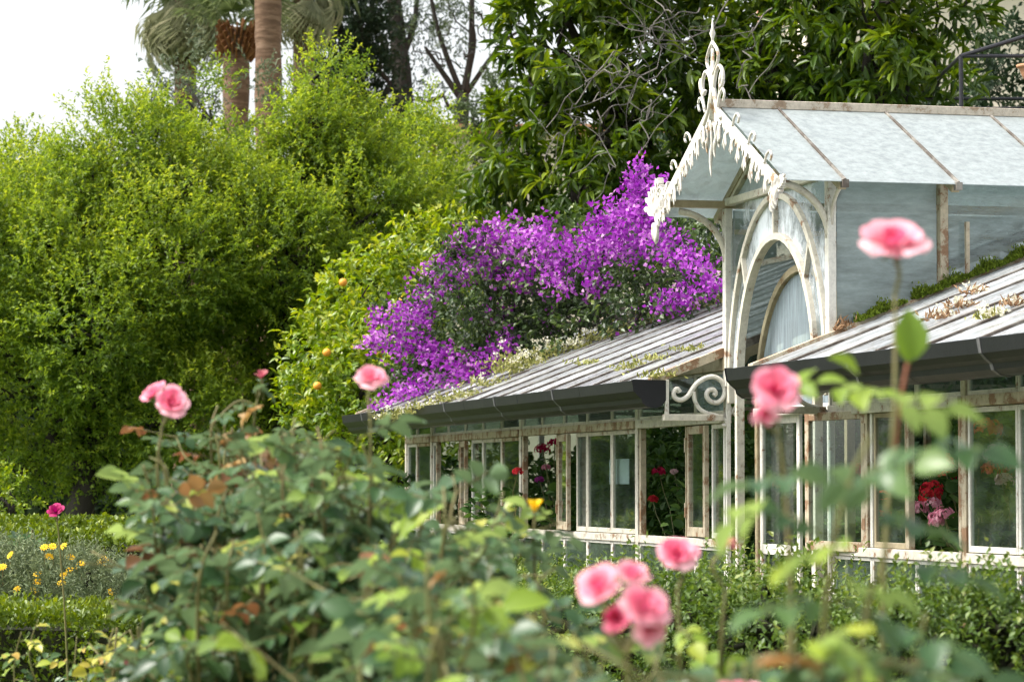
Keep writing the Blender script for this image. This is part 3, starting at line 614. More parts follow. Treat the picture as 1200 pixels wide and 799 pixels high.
make_tree('feathery_tree', gbase(505, 36), lobes([(500, 195, 46), (515, 255, 56), (460, 235, 50), (505, 145, 20), (540, 290, 46), (475, 170, 24)], 36),
          M['lf_yellow'], M['bark'], 36, sp_y, rough=.30, twigs=6, tw_r=.016, trunk_r=.12, fork=.5, label='smaller yellow-green feathery tree between the palms and the dark glossy tree', group='feathery yellow-green trees')
ct = make_tree('citrus_tree', gbase(470, 29.5), lobes([(440, 370, 70), (500, 320, 58, .5), (400, 420, 62), (440, 460, 80), (380, 480, 50), (530, 290, 42, .8), (470, 530, 70), (520, 390, 60, .8)], 29.5),
          M['lf_citrus'], M['bark'], 34, dict(twig=.2, twigs=2, per=7, L=.085, W=.042, up=.5, spread=.8, vj=.15, tipv=.25), t=T_LANCE, trunk_r=.09, label='lime-green citrus tree with a few oranges beside the greenhouse corner')
for i, (px, py) in enumerate(((383, 413), (446, 416), (402, 331), (471, 352), (372, 452))):
    p = at(px, py, 28.75)-np.array(ct.location); m = MB(); rr = .042
    for a in range(1): pass
    rows = [(math.sin(t)*rr, math.cos(t)*rr*.95) for t in np.linspace(.05, PI-.05, 8)]
    m.tube([(p[0], p[1], p[2]+z) for r_, z in rows], [r_ for r_, z in rows], 12); m.build('orange', M['orange'], ct, smooth=True)
sp_m = dict(twig=.26, twigs=2, per=10, L=.19, W=.056, up=.35, spread=.75, droop=.4, vj=.12, tipv=.34, gather=1.4)
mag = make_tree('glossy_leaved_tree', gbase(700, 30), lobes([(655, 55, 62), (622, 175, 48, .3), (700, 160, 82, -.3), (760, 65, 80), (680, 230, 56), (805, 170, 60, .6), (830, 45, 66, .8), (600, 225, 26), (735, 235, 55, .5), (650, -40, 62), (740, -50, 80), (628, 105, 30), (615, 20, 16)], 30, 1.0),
          M['lf_magnolia'], M['bark'], 12, sp_m, t=T_LANCE, trunk_r=.2, fork=.6, twigs=3, label='large dark tree with long drooping glossy leaves behind the purple blossom', rough=.25)
make_tree('glossy_leaved_tree', gbase(1010, 29), lobes([(945, 70, 78), (1020, 35, 70), (1065, 95, 52), (900, 20, 60, .8), (985, -50, 80), (890, 110, 52, .9), (1100, -10, 60, .5), (1000, 125, 60, .6)], 29, 1.0),
          M['lf_magnolia'], M['bark'], 12, sp_m, t=T_LANCE, trunk_r=.2, fork=.6, twigs=3, label='dark glossy-leaved tree directly above the lantern roof ridge', rough=.25)
make_tree('evergreen_tree', gbase(1200, 36), lobes([(1185, 150, 42), (1130, 160, 36), (1240, 60, 40), (1060, 165, 55), (1195, 5, 26), (1178, 118, 22), (1148, 112, 18), (1100, 128, 24), (1160, 30, 18), (1192, 62, 18), (1168, 80, 14), (960, 170, 80), (860, 200, 90)], 36, 1.0),
          M['lf_dark'], M['bark'], 16, dict(twig=.4, twigs=2, per=10, L=.12, W=.05, up=.1, spread=.9, vj=.15), trunk_r=.2, label='dark shaded evergreen behind the black pergola at the right edge')
# bare dead twigs hanging from the large dark tree
m = MB(); rb = np.random.default_rng(3); o0 = np.array(mag.location)
for a, b in (((860, -10), (770, 90)), ((770, 90), (700, 140)), ((850, 30), (720, 60)), ((720, 60), (640, 150)), ((760, -10), (770, 80)), ((770, 80), (660, 130)), ((800, 60), (700, 20)), ((740, 100), (660, 60)), ((690, 140), (640, 190)),
             ((905, 10), (870, 60)), ((870, 60), (880, 125)), ((700, 130), (715, 200)), ((760, 120), (750, 180)), ((820, 10), (740, 45)), ((735, 75), (690, 95)), ((790, 40), (735, 20))):
    P = wob(at(*a, 28.6), at(*b, 28.4), 7, .05)-o0; P = sm(P, 4); m.tube(P, np.linspace(.008, .004, len(P)), 4)
    for _ in range(4):
        k = int(R.integers(4, 20)); m.tube(sm(wob(P[k], P[k]+rdir(1)[0]*R.uniform(.2, .6), 4, .03), 4), np.linspace(.005, .0025, 13), 3)
m.build('dead_branches', M['grey_twig'], mag)
# dark conifer and thin high tree at the back
make_tree('cypress_tree', gbase(408, 58), lobes([(405, 60, 48), (400, 0, 50), (425, 110, 38), (395, 130, 40), (420, 20, 34), (400, -60, 50), (415, 190, 50)], 58, 1.2), M['lf_dark'], M['bark'], 16,
          dict(twig=.5, twigs=2, per=10, L=.13, W=.055, up=.3, spread=.9, vj=.15), trunk_r=.25, label='dark blue-green conifer right of the palm trunks')
def sparse_tree(base, limbs, lobs, label, leafm, dens, name='slender_tree', Y=60, r0=.28):
    root = empty(name, base, label=label, cat='tree', group='thin trees against the sky'); b = np.array(base); m = MB()
    for pts, r1, r2 in limbs:
        P = np.array([at(px, py, Y) for px, py in pts]); P = sm(P, 4); m.tube(P-b, np.linspace(r1, r2, len(P)), 7)
        for k in range(4, len(P), 3): m.tube(wob(P[k], P[k]+unit(rdir(1)[0]+np.array([0, 0, .4]))*R.uniform(.5, 1.3), 6, .06)-b, np.linspace(r2*.7, .012, 6), 4)
    m.build('trunk', M['bark'], root, smooth=True)
    B = Leaves(); C, O, Vb = lobe_clusters(lobes(lobs, Y), dens, .4, rough=.3)
    sprays(B, C, O, vbase=Vb, twig=.45, twigs=2, per=9, L=.12, W=.035, up=-.1, spread=1., droop=.3); B.build('crown', T_SMALL, leafm, root, origin=b)
pb0 = at(538, 330, 60)
sparse_tree((pb0[0], pb0[1], GZ), [([(538, 660), (538, 330), (540, 160), (543, 110)], .26, .12), ([(543, 112), (552, 60), (553, 0), (556, -60)], .085, .04), ([(541, 110), (525, 70), (512, 30), (500, -30)], .07, .035), ([(542, 118), (515, 80), (498, 55)], .08, .03),
             ([(545, 112), (570, 75), (590, 50), (606, 38)], .06, .03), ([(546, 100), (556, 50), (551, 20)], .06, .03)], [(520, 10, 38), (540, -30, 50), (500, 40, 22), (545, 22, 26), (606, 40, 14), (528, 55, 14)],
            'slender forked tree with bare limbs against the bright sky', M['lf_euc'], 3.6)
pb0 = at(468, 330, 62)
sparse_tree((pb0[0], pb0[1], GZ), [([(478, 660), (476, 300), (472, 110), (468, 60), (462, 0), (455, -60)], .28, .12), ([(475, 100), (455, 70), (445, 40)], .08, .04), ([(470, 70), (485, 30), (490, -20)], .09, .04)],
            [(470, 20, 34), (485, 55, 22), (450, 0, 30), (500, 0, 30), (475, 115, 30), (505, 95, 24), (455, 140, 26)], 'dark leaning tree with ragged foliage left of the forked tree', M['lf_dark'], 5.5, Y=62)
make_tree('round_shrub_tree', gbase(600, 52), lobes([(590, 125, 34), (565, 140, 22), (600, 160, 40)], 52), M['lf_euc'], M['bark'], 16, dict(twig=.4, twigs=2, per=10, L=.11, W=.05, up=.2, vj=.15), trunk_r=.12, label='small rounded grey-green tree under the forked tree')
make_tree('olive_tree', gbase(228, 44), lobes([(217, 98, 34), (205, 130, 26), (345, 112, 22), (232, 150, 26), (250, 210, 40), (296, 95, 10)], 44), M['lf_olive'], M['bark'], 16, dict(twig=.4, twigs=2, per=10, L=.10, W=.03, up=.2, vj=.15), trunk_r=.14, label='hazy grey-green olive tree behind the palm trunks')
# ------------------------------------------------------------------ palms
def frond_mesh(name, m, n=22, pet=.5, R_=.85, droop=.5, narrow=1.0, seed=1):
    r = np.random.default_rng(seed); B = Leaves(); V = []
    for k in range(n):
        a = (k/(n-1)-.5)*math.radians(250)*narrow; d = np.array([math.sin(a), math.cos(a)*.9+.12, -.08*abs(math.sin(a))]); d /= np.linalg.norm(d)
        l = R_*(.75+.25*math.cos(a))*r.uniform(.85, 1.05); p = np.array([0, pet, -.12*pet]); prev = p
        d1 = d; B.add([p], [d1], [(0, 0, 1.)], l*.6, .055, r.uniform(.2, .7))
        e = p+d1*l*.56; d2 = unit(d1+np.array([0, 0, -droop*1.6])+r.normal(0, .12, 3)); B.add([e-d1*.03], [d2], [(0, 0, 1.)], l*.5, .035, r.uniform(.3, .9))
    P, D, Nn, L, W, Vv = B.arrays(); D = unit(D); X = unit(np.cross(D, Nn)); Z = np.cross(X, D); TV, TF = T_BLADE; k = len(TV); q = len(P)
    vv = (P[:, None, :]+TV[None, :, 0, None]*(W[:, None]*X)[:, None, :]+TV[None, :, 1, None]*(L[:, None]*D)[:, None, :]+TV[None, :, 2, None]*(L[:, None]*Z*.4)[:, None, :]).reshape(-1, 3)
    ff = [tuple(f) for f in (TF[None]+(np.arange(q)*k)[:, None, None]).reshape(-1, 3)]
    b = MB(); b.v = [tuple(v) for v in vv]; b.f = ff; nv = len(b.v); b.tube([(0, 0, 0), (0, pet*.5, .02), (0, pet, -.12*pet)], [.022, .016, .012], 5)
    o = mesh(name, b.v, b.f, m, None, var=np.concatenate([np.repeat(Vv, k), np.full(len(b.v)-nv, .5)])); me = o.data; bpy.data.objects.remove(o); return me
FG = [frond_mesh('frond', M['lf_frond'], seed=s, droop=.5) for s in (1, 2)]; FD = [frond_mesh('dead_frond', M['lf_deadfrond'], seed=s, droop=.9, narrow=.5, R_=1.0) for s in (3, 4)]
def palm(px, Y, ytop, r, label, ngreen=26, ndead=18, boots=.5, scale=1.0, lean=0, elmin=-40):
    top = at(px, ytop, Y); base = np.array([top[0]+lean, top[1], GZ]); root = empty('fan_palm', base, label=label, cat='palm', group='fan palms'); H = top[2]-GZ
    zs = np.linspace(0, H, 60); m = MB(); m.tube([(-lean*z/H+.0*z, 0, z) for z in zs], [r*(1.25-.3*min(1, z/3))*(1+.035*math.sin(z*34)+.02*R.normal()) for z in zs], 14); m.build('trunk', M['palm_bark'], root, smooth=True)
    if boots:
        m = MB()
        for k in range(70):
            a = k*2.4; z = H-boots+boots*k/70; d = np.array([math.cos(a), math.sin(a), 0]); p = np.array([-lean*z/H, 0, z])+d*r*.9; m.bar(p, p+d*.11+np.array([0, 0, .15]), .10, .025, (-d[1], d[0], 0.01))
        m.build('leaf_base_collar', M['palm_boot'], root)
    c = np.array([-lean, 0, H])
    for k in range(ngreen+ndead):
        dead = k >= ngreen; me = (FD if dead else FG)[k % 2]; o = bpy.data.objects.new('dead_frond' if dead else 'frond', me); link(o, root)
        az = k*2.39996+R.uniform(-.2, .2); el = math.radians(R.uniform(-78, -45) if dead else 75-(75-elmin)*(k/max(1, ngreen))+R.uniform(-8, 8))
        o.location = tuple(c+np.array([math.cos(az), math.sin(az), 0])*r*.7+np.array([0, 0, .1-(.4 if dead else 0)*R.uniform(0, 1)]))
        o.rotation_euler = (el, R.uniform(-.3, .3), az-PI/2); o.scale = (scale*R.uniform(.85, 1.1),)*3
    return root
palm(277, 50, 34, .235, 'palm with orange-brown leaf-base collar beneath its crown', 20, 0, .55, .8, elmin=12)
palm(313, 49, -170, .235, 'tall palm with a pale ringed trunk running out of the top of the photo', 26, 8, .5, 1.25, lean=.12)
palm(218, 53, -28, .2, 'palm whose dead beige fronds hang furthest left against the sky', 20, 30, 0, 1.15)
palm(356, 55, -36, .2, 'palm whose hanging fronds show right of the tall ringed trunk', 20, 14, 0, 1.05)
# feathery young palm low between the trees
p0 = at(232, 215, 37); root = empty('young_feather_palm', (p0[0], p0[1], GZ), label='green feather-leaved palm tuft peeping out below the palm trunks', cat='palm')
H = p0[2]-GZ; MB().tube([(0, 0, 0), (0, 0, H*.5), (0, 0, H)], [.12, .1, .1], 8).build('trunk', M['palm_bark'], root)
for k in range(13):
    az = k*2.4; el = R.uniform(.25, 1.2); B = Leaves(); d = np.array([math.cos(az)*math.cos(el), math.sin(az)*math.cos(el), math.sin(el)]); n = 34; t = np.linspace(.12, 1, n); ln = R.uniform(1.1, 1.5)
    P = np.array([0, 0, H])+d*ln*t[:, None]+np.array([0, 0, -.5])*(t**2)[:, None]; sd_ = unit(np.cross(d, (0, 0, 1)))
    for sgn in (-1, 1): B.add(P, unit(d*.7+sgn*sd_*.8+np.array([0, 0, -.25]))+rdir(n)*.06, np.tile((0, 0, 1.), (n, 1)), .38*(1-.5*np.abs(t-.4)), .03, R.uniform(.3, .9, n))
    f_ = B.build('frond', T_BLADE, M['lf_frond'], root)
# ------------------------------------------------------------------ far boundary: villa, pergola, boundary hedges
v0 = at(1120, 300, 44); vb = empty('cream_villa', (v0[0], v0[1], GZ), label='cream stucco villa glimpsed through leaves beyond the pergola', cat='building')
MB().box((-2.2, 0, 0), (6, 5, 9)).build('wall', M['villa'], vb)
MB().box((-2.5, -.3, 9), (6.3, 5.3, 9.25)).build('roof', M['terracotta'], vb)
for x in (.2, 2.2, 4.2):
    for z in (2.2, 5.4):
        wv = MB().box((x, -.05, z), (x+.1, .02, z+1.6)).box((x+.9, -.05, z), (x+1, .02, z+1.6)).box((x+.1, -.05, z+1.5), (x+.9, .02, z+1.6)).box((x+.1, -.05, z), (x+.9, .02, z+.1)).build('window', M['white'], vb)
        MB().box((x+.1, -.02, z+.1), (x+.9, -.005, z+1.5)).build('shutter', M['shutter'], wv)
v0 = at(548, 300, 56); vb = empty('pale_garden_house', (v0[0], v0[1], GZ), label='pale pinkish house wall glimpsed low between the trees', cat='building')
MB().box((-.6, 0, 0), (4, 4, at(548, 158, 56)[2]-GZ)).build('wall', M['villa'], vb); hz = at(548, 158, 56)[2]-GZ
MB().box((-.8, -.2, hz), (4.2, 4.2, hz+.18)).build('roof', M['terracotta'], vb)
def pg(px, py, Y): return at(px, py, Y)
c = pg(1126, 66, 27); pr = empty('iron_pergola', (c[0], c[1], GZ), label='black iron pergola frame above the right end of the lantern roof', cat='pergola'); o0 = np.array([c[0], c[1], GZ])
H = c[2]-GZ
for dx, dy in ((0, 0), (3, 0), (0, 3), (3, 3)): MB().tube([(dx, dy, 0), (dx, dy, H)], .020, 8).build('post', M['iron'], pr)
for a, b in (((0, 0, H), (3, 0, H)), ((0, 3, H), (3, 3, H)), ((0, 0, H), (0, 3, H)), ((3, 0, H), (3, 3, H)), ((0, 0, H-.47), (3, 0, H-.47))): MB().tube([a, b], .018 if a[2] == H else .007, 8).build('beam', M['iron'], pr)
MB().tube([(0, 0, H), (1.5, 0, H+.46)], .02, 8).build('rafter', M['iron'], pr); MB().tube([(1.5, 0, H+.46), (3, 0, H)], .026, 8).build('rafter', M['iron'], pr)
# clay pot hanging on the pergola
p = pg(1197, 86, 26.8); m = MB(); m.tube([(0, 0, z) for z in (-.06, -.055, 0, .05, .052, .075, .076, .06, .0)], [.05, .06, .085, .10, .125, .125, .105, .10, .07], 16)
po = m.build('clay_pot', M['terracotta'], smooth=True); po.location = tuple(p+np.array([.08, 0, 0])); tag(po, 'terracotta clay pot at the right edge below the pergola beam', 'pot')
# ------------------------------------------------------------------ hedges
def hedge(name, a, b, wdt, z1, leafm, label, dens=900, L=.026, W=.016, wavy=.03, group=None, cat='hedge', z0=GZ):
    """clipped hedge from a to b (ground points), wdt thick, top at z1"""
    a, b = np.array([a[0], a[1], 0.]), np.array([b[0], b[1], 0.]); ln = np.linalg.norm(b-a); d = (b-a)/ln; s_ = np.array([-d[1], d[0], 0]); h = z1-z0
    root = empty(name, (a[0], a[1], z0), math.atan2(d[1], d[0]), label=label, cat=cat, group=group)
    MB().box((.07, -wdt/2+.07, 0), (ln-.07, wdt/2-.07, h-.07)).build('twigs', M['core'], root)
    B = Leaves(); U = []
    for nx, area in (((0, 0, 1), ln*wdt), ((0, -1, 0), ln*h), ((0, 1, 0), ln*h*.5), ((1, 0, 0), wdt*h), ((-1, 0, 0), wdt*h)):
        n = int(area*dens); u = R.uniform(0, 1, (n, 3)); P = u*np.array([ln, wdt, h])-np.array([0, wdt/2, 0]); nv = np.array(nx, float)
        if nx[2]: P[:, 2] = h
        elif nx[1]: P[:, 1] = nx[1]*wdt/2
        else: P[:, 0] = ln if nx[0] > 0 else 0
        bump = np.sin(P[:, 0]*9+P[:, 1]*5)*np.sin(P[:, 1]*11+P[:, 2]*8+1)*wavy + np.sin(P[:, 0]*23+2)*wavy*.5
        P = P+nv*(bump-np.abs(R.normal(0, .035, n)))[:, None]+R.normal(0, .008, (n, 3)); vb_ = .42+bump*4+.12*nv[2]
        for _ in range(3):
            B.add(P+R.normal(0, .012, (n, 3)), unit(rdir(n)+nv*.9+np.array([0, 0, .4])), unit(rdir(n)+nv), L*R.uniform(.7, 1.3, n), W*R.uniform(.7, 1.3, n), vb_+R.normal(0, .16, n))
    B.build('foliage', T_SMALL, leafm, root); return root
q = lambda px, Y: at(px, HOR, Y)
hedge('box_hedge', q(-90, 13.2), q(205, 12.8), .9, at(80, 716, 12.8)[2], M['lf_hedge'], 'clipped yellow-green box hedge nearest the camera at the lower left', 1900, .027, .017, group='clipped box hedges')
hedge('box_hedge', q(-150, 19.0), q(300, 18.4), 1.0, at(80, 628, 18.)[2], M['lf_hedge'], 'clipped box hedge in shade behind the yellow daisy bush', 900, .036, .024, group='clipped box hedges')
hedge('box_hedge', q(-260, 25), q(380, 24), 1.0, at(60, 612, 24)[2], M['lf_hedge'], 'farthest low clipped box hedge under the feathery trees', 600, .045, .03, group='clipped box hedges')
hedge('tall_boundary_hedge', (-34, 74), (34, 74), 2.2, 7.2, M['lf_dark'], 'tall dark boundary hedge far behind all the trees', 40, .3, .2, .25)
make_tree('globe_shrub', gbase(12, 27.5), lobes([(12, 578, 26), (-30, 585, 30)], 27.5), M['lf_citrus'], M['bark'], 40, dict(twig=.15, twigs=2, per=9, L=.06, W=.03, up=.4, vj=.15), trunk_r=.04, cat='shrub', label='light green rounded shrub at the far left edge beyond the hedges', crownname='foliage')
# ================================================================== BOUGAINVILLEA over the back of the roof
def above_roof(P):
    l = w2l(P); inside = (l[:, 0] > -10.3) & (l[:, 0] < -.9) & (l[:, 1] > -.25) & (l[:, 1] < 6.8)
    rz = np.where(l[:, 1] < YR, roofz(l[:, 1]), roofz(YR)-RS*(l[:, 1]-YR)); lant = (np.abs(l[:, 0]) < 1.2) & (l[:, 1] > -.05)
    return ~(inside & (l[:, 2] < rz+.03)) & ~lant
bgb = at(600, HOR, 29.); bg_ = np.array([bgb[0], bgb[1], GZ])
bo = empty('bougainvillea', bg_, label='purple-flowering bougainvillea sprawling over the back of the greenhouse roof', cat='climbing shrub')
LB_ = lambda lst: [(at(px, py, Y), (r/pm(Y), r/pm(Y)*1.1, r/pm(Y)*.85)) for px, py, r, Y in lst]
greenl = LB_([(560, 320, 55, 25), (640, 330, 62, 25), (720, 310, 62, 24.3), (790, 310, 50, 23.6), (600, 390, 60, 25.6), (680, 385, 56, 24.6), (540, 400, 50, 26.6), (490, 380, 40, 26.8), (760, 350, 48, 23.4), (520, 440, 50, 26.6), (815, 350, 36, 22.8), (590, 440, 45, 25.6), (800, 268, 34, 24), (480, 450, 30, 27), (660, 290, 40, 25)])
C, O, Vb = lobe_clusters(greenl, 60, .22); B = Leaves()
sprays(B, C, O, vbase=Vb-.05, twig=.22, twigs=2, per=7, L=.062, W=.036, up=.15, spread=.9, droop=.2, vj=.15, tipv=.2); B.build('foliage', T_SMALL, M['lf_boug'], bo, bg_, keep=above_roof)
fl = [(500, 340, 24), (470, 372, 16), (525, 322, 22), (560, 290, 26), (590, 275, 22), (615, 285, 24), (580, 310, 24), (640, 275, 20), (655, 300, 18), (700, 285, 26), (720, 265, 26), (745, 255, 22), (735, 285, 24), (760, 238, 15), (765, 265, 22),
      (690, 300, 20), (780, 290, 22), (470, 402, 18), (490, 380, 20), (455, 395, 14), (500, 412, 14), (520, 420, 16), (545, 428, 18), (480, 460, 20), (510, 455, 20), (540, 445, 16), (465, 478, 14), (560, 440, 14), (575, 425, 12),
      (800, 350, 12), (775, 355, 10), (830, 335, 10), (742, 212, 7), (735, 236, 8), (752, 222, 12), (805, 300, 14), (640, 315, 14), (540, 315, 20), (700, 330, 12), (660, 335, 10), (610, 330, 14), (440, 372, 8), (435, 405, 8), (590, 400, 9), (782, 222, 9), (748, 195, 5), (560, 460, 12), (820, 318, 10), (500, 470, 16), (450, 482, 9)]
B = Leaves(); Yf = lambda px: np.interp(px, [430, 520, 640, 720, 850], [26.1, 25.6, 24.1, 23.2, 22.0])
for px, py, r in fl:
    c = at(px, py, Yf(px)); rr = r/pm(Yf(px)); n = int(6+r*r*.029); n_cl = n
    dd = rdir(n_cl); dd[:, 1] = -np.abs(dd[:, 1])*.8; cl_ = c+dd*np.array([1.35, 1.3, 1.0])*rr*R.uniform(.25, 1.15, (n_cl, 1)); ov = unit(dd+np.array([0, -.3, .3])); vb_ = R.uniform(.25, .85, n_cl)
    for _ in range(12):
        P = cl_+R.normal(0, .042, (n_cl, 3)); k_ = R.random(n_cl) < .85; B.add(P, unit(rdir(n_cl)+ov*.8), unit(rdir(n_cl)+ov*.6), np.where(k_, R.uniform(.032, .05, n_cl), .012), R.uniform(.028, .042, n_cl), vb_+R.normal(0, .16, n_cl))
C2, O2, V2 = lobe_clusters([(c, np.array(r)*1.08) for c, r in greenl], 6.5, .08); n2 = len(C2); k2 = np.sin(C2[:, 0]*3.1+1)*np.sin(C2[:, 2]*4+C2[:, 1]) > -.25; C2, O2 = C2[k2], O2[k2]; n2 = len(C2); v2 = R.uniform(.3, .95, n2)
for _ in range(9): B.add(C2+R.normal(0, .035, (n2, 3)), unit(rdir(n2)+O2*.8), unit(rdir(n2)+O2*.6), R.uniform(.03, .045, n2), R.uniform(.026, .04, n2), v2+R.normal(0, .16, n2))
B.build('blossoms', T_SMALL, M['bract'], bo, bg_, keep=above_roof)
m = MB(); hub = at(600, 430, 27.2)
for c, r in greenl: m.tube(wob(hub, c, 8, .12, .2)-bg_, np.linspace(.04, .012, 8), 5)
m.tube(wob(bg_, hub, 8, .05)-bg_, np.linspace(.07, .05, 8), 7); m.build('stems', M['bark'], bo, smooth=True)
# ------------------------------------------------------------------ plants on the roof
def tuft(name, loc, h, w_, n, leafm, label, cat, group=None, L=.05, W=.018, flowers=0, flm='succ_fl', fsize=.022):
    r = empty(name, loc, label=label, cat=cat, group=group); B = Leaves()
    P = R.normal(0, 1, (n, 3))*np.array([w_, w_, h*.4]); P[:, 2] = np.abs(P[:, 2]); B.add(P, unit(rdir(n)+np.array([0, 0, .9])), rdir(n), L*R.uniform(.6, 1.3, n), W*R.uniform(.7, 1.3, n), R.uniform(0, 1, n))
    B.build('foliage', T_SMALL, M[leafm], r)
    if flowers:
        B = Leaves(); c = R.normal(0, 1, (flowers, 3))*np.array([w_*.9, w_*.9, h*.3])+np.array([0, 0, h*.9])
        for p in c:
            B = Leaves(); B.add(p+R.normal(0, fsize*.5, (8, 3)), unit(rdir(8)+np.array([0, 0, .6])), rdir(8), fsize, fsize*.9, R.uniform(0, 1, 8)); B.build('flower_head', T_SMALL, M[flm], r)
    return r
edge = [(455, 492), (478, 486), (500, 480), (525, 472), (548, 466), (575, 453), (605, 438), (622, 430), (650, 419), (678, 410), (705, 400), (730, 391), (755, 382), (785, 373), (812, 366), (838, 358)]
edl = ['nearest the far end of the gutter', 'second from the gutter end', 'third from the far end of the gutter', 'below the lowest purple blossoms', 'where the purple blossoms meet the roof', 'left of the tall white stonecrop', 'largest one with a white flower head', 'just right of the largest white-headed one',
       'under the dark bougainvillea leaves', 'halfway up the roof edge', 'right of the middle of the roof edge', 'between the middle and the purple spray', 'left of the small purple spray', 'under the small purple spray near the lantern', 'second from the lantern post', 'nearest the lantern post']
for i, (px, py) in enumerate(edge):
    c = on_roof(px, py); c[2] += .0; big = px == 605
    tuft('stonecrop', l2w(c), .16 if big else (R.uniform(.06, .11) if px > 560 else .05), .11 if big else R.uniform(.08, .12), 400 if big else 130, 'lf_succ', 'pale stonecrop clump on the left glass roof, '+edl[i], 'succulent', 'stonecrop clumps along the roof edge', .045, .016, 18 if i in (6, 8, 9) else 5)
weeds = [((771, 468-25), 'by the gutter end'), ((812, 412), 'on the last panes beside the lantern post'), ((742, 433), 'just above the near gutter end'), ((770, 424), 'midway up near the gutter end'), ((690, 428), 'halfway along the left roof')]
for (px, py), l in weeds: tuft('roof_weed', l2w(on_roof(px, py)), .035, .07, 90, 'lf_succ', 'small weed on the left glass roof, '+l, 'weed', 'weeds on the glass roof', .04, .014)
for (px, py), l, fm in (((1145, 345), 'beside the tall lantern post', 'lf_dry'), ((1163, 375), 'lowest pale one', 'lf_succ'), ((1105, 375), 'lowest brown one', 'lf_dry'), ((1130, 362), 'between the brown and the yellow one', 'lf_dry'), ((1192, 360), 'nearest the right edge of the photo', 'lf_dry')):
    tuft('roof_weed', l2w(on_roof(px, py)), .03, .04, 60, fm, 'small weed on the right roof, '+l, 'weed', 'weeds on the glass roof', .045, .014, 6 if fm == 'lf_dry' else 14, 'succ_fl')
B = Leaves()
for a, b, n in ((.50, .66, 1300), (.66, .78, 500), (.84, 1.02, 1800), (1.02, 1.22, 900), (1.2, 1.75, 4200), (1.75, 3., 4000)):
    y = R.uniform(a, b, n); x = .93+np.abs(R.normal(0, .045, n)); z = roofz(y)+.02+np.abs(R.normal(0, .018, n))*(1+np.sin(y*31)*.5)
    B.add(l2w(np.stack([x, y, z], 1)), unit(rdir(n)+np.array([0, 0, 1.2])), rdir(n), .022, .009, R.uniform(0, 1, n))
tag(B.build('moss', T_SMALL, M['moss'], None, (0, 0, 0)), 'bright green moss along the foot of the lantern glass', 'moss', kind='stuff')
tuft('roof_weed', l2w(np.array([.96, .43, roofz(.43)])), .05, .03, 120, 'lf_dry', 'brown dry weed at the foot of the near lantern post', 'weed', 'weeds on the glass roof', .05, .012)
# ================================================================== PLANTS AT THE FOOT OF AND INSIDE THE GREENHOUSE
def bush_lobes(c, rx, rz, k=7):
    c = np.array(c, float); return [(c+np.array([R.uniform(-1, 1)*rx*.6, R.uniform(-1, 1)*rx*.6, R.uniform(-.35, .55)*rz]), (rx*.55, rx*.55, rz*.55)) for _ in range(k)]
spots = [(-7.6, -.35, 1.20), (-6.2, -.45, 1.23), (-4.8, -.40, 1.27), (-3.5, -.50, 1.22), (-2.3, -.50, 1.22), (-1.2, -.7, 1.2), (.0, -.9, 1.16), (1.1, -.55, 1.18), (2.3, -.35, 1.30), (3.15, -.35, 1.15)]
sl_ = ['farthest along the wall', 'second from the far end', 'under the farthest red geraniums', 'under the window with the white paper', 'under the open window with crimson flowers', 'left of the doorway', 'in front of the doorway', 'right of the doorway', 'climbing below the pink geraniums', 'under the rightmost window pane']
for (x, y, zt), l in zip(spots, sl_):
    zt -= .11
    c = l2w(np.array([x, y, GZ]))
    make_tree('leafy_shrub', c, [(np.array([c[0], c[1], GZ+.30]), (.6, .5, .4)), (np.array([c[0], c[1], zt-.32]), (.62, .42, .33)), (np.array([c[0]-.25, c[1]+.1, zt-.22]), (.34, .3, .28)), (np.array([c[0]+.3, c[1]-.1, zt-.22]), (.32, .3, .25))], M['lf_shrub'], M['core'], 75,
              dict(twig=.16, twigs=2, per=8, L=.036, W=.017, up=.6, spread=.7, vj=.16, tipv=.25), trunk_r=.02, cat='shrub', group='small-leaved shrubs along the greenhouse front', label='small-leaved green shrub at the greenhouse foot, '+l, crownname='foliage', rough=.3)
for (px, py, Y, r, l) in ((1110, 745, 9.6, 75, 'filling the lower right corner'), (1195, 760, 9.4, 80, 'cut by the right edge of the photo'), (1010, 775, 9.8, 60, 'behind the right-hand rose stems'), (900, 740, 10.5, 70, 'behind the low pink rose at the bottom'), (790, 730, 11.5, 70, 'behind the cluster of four pink roses'), (690, 740, 12.5, 70, 'left of the rose cluster')):
    c = at(px, py, Y); rr = r/pm(Y); b = (c[0], c[1], GZ)
    make_tree('leafy_shrub', b, [(c, (rr, rr, rr*.8)), (c+np.array([.1, 0, -rr]), (rr*1.2, rr, rr)), (c+np.array([-rr*.6, .1, .02]), (rr*.6, rr*.6, rr*.6)), (c+np.array([rr*.6, .1, .05]), (rr*.6, rr*.6, rr*.6))], M['lf_shrub'], M['core'], 190,
              dict(twig=.13, twigs=2, per=8, L=.030, W=.016, up=.6, spread=.7, vj=.16, tipv=.25), trunk_r=.015, cat='shrub', group='small-leaved shrubs in the bed', label='bushy small-leaved green shrub '+l, crownname='foliage', rough=.3)
def florets(c, r, n, k=5, size=.018):
    B = Leaves(); d = rdir(n); d[:, 2] = np.abs(d[:, 2])*1.1-.25; d = unit(d); P = c+d*r*R.uniform(.75, 1., (n, 1))*np.array([1, 1, .75]); v = R.uniform(.1, .9, n)
    for j in range(k):
        t = unit(np.cross(d, rdir(n))); B.add(P, unit(t+d*.25), d, size*R.uniform(.8, 1.2, n), size*.85, v+R.normal(0, .15, n))
    return B
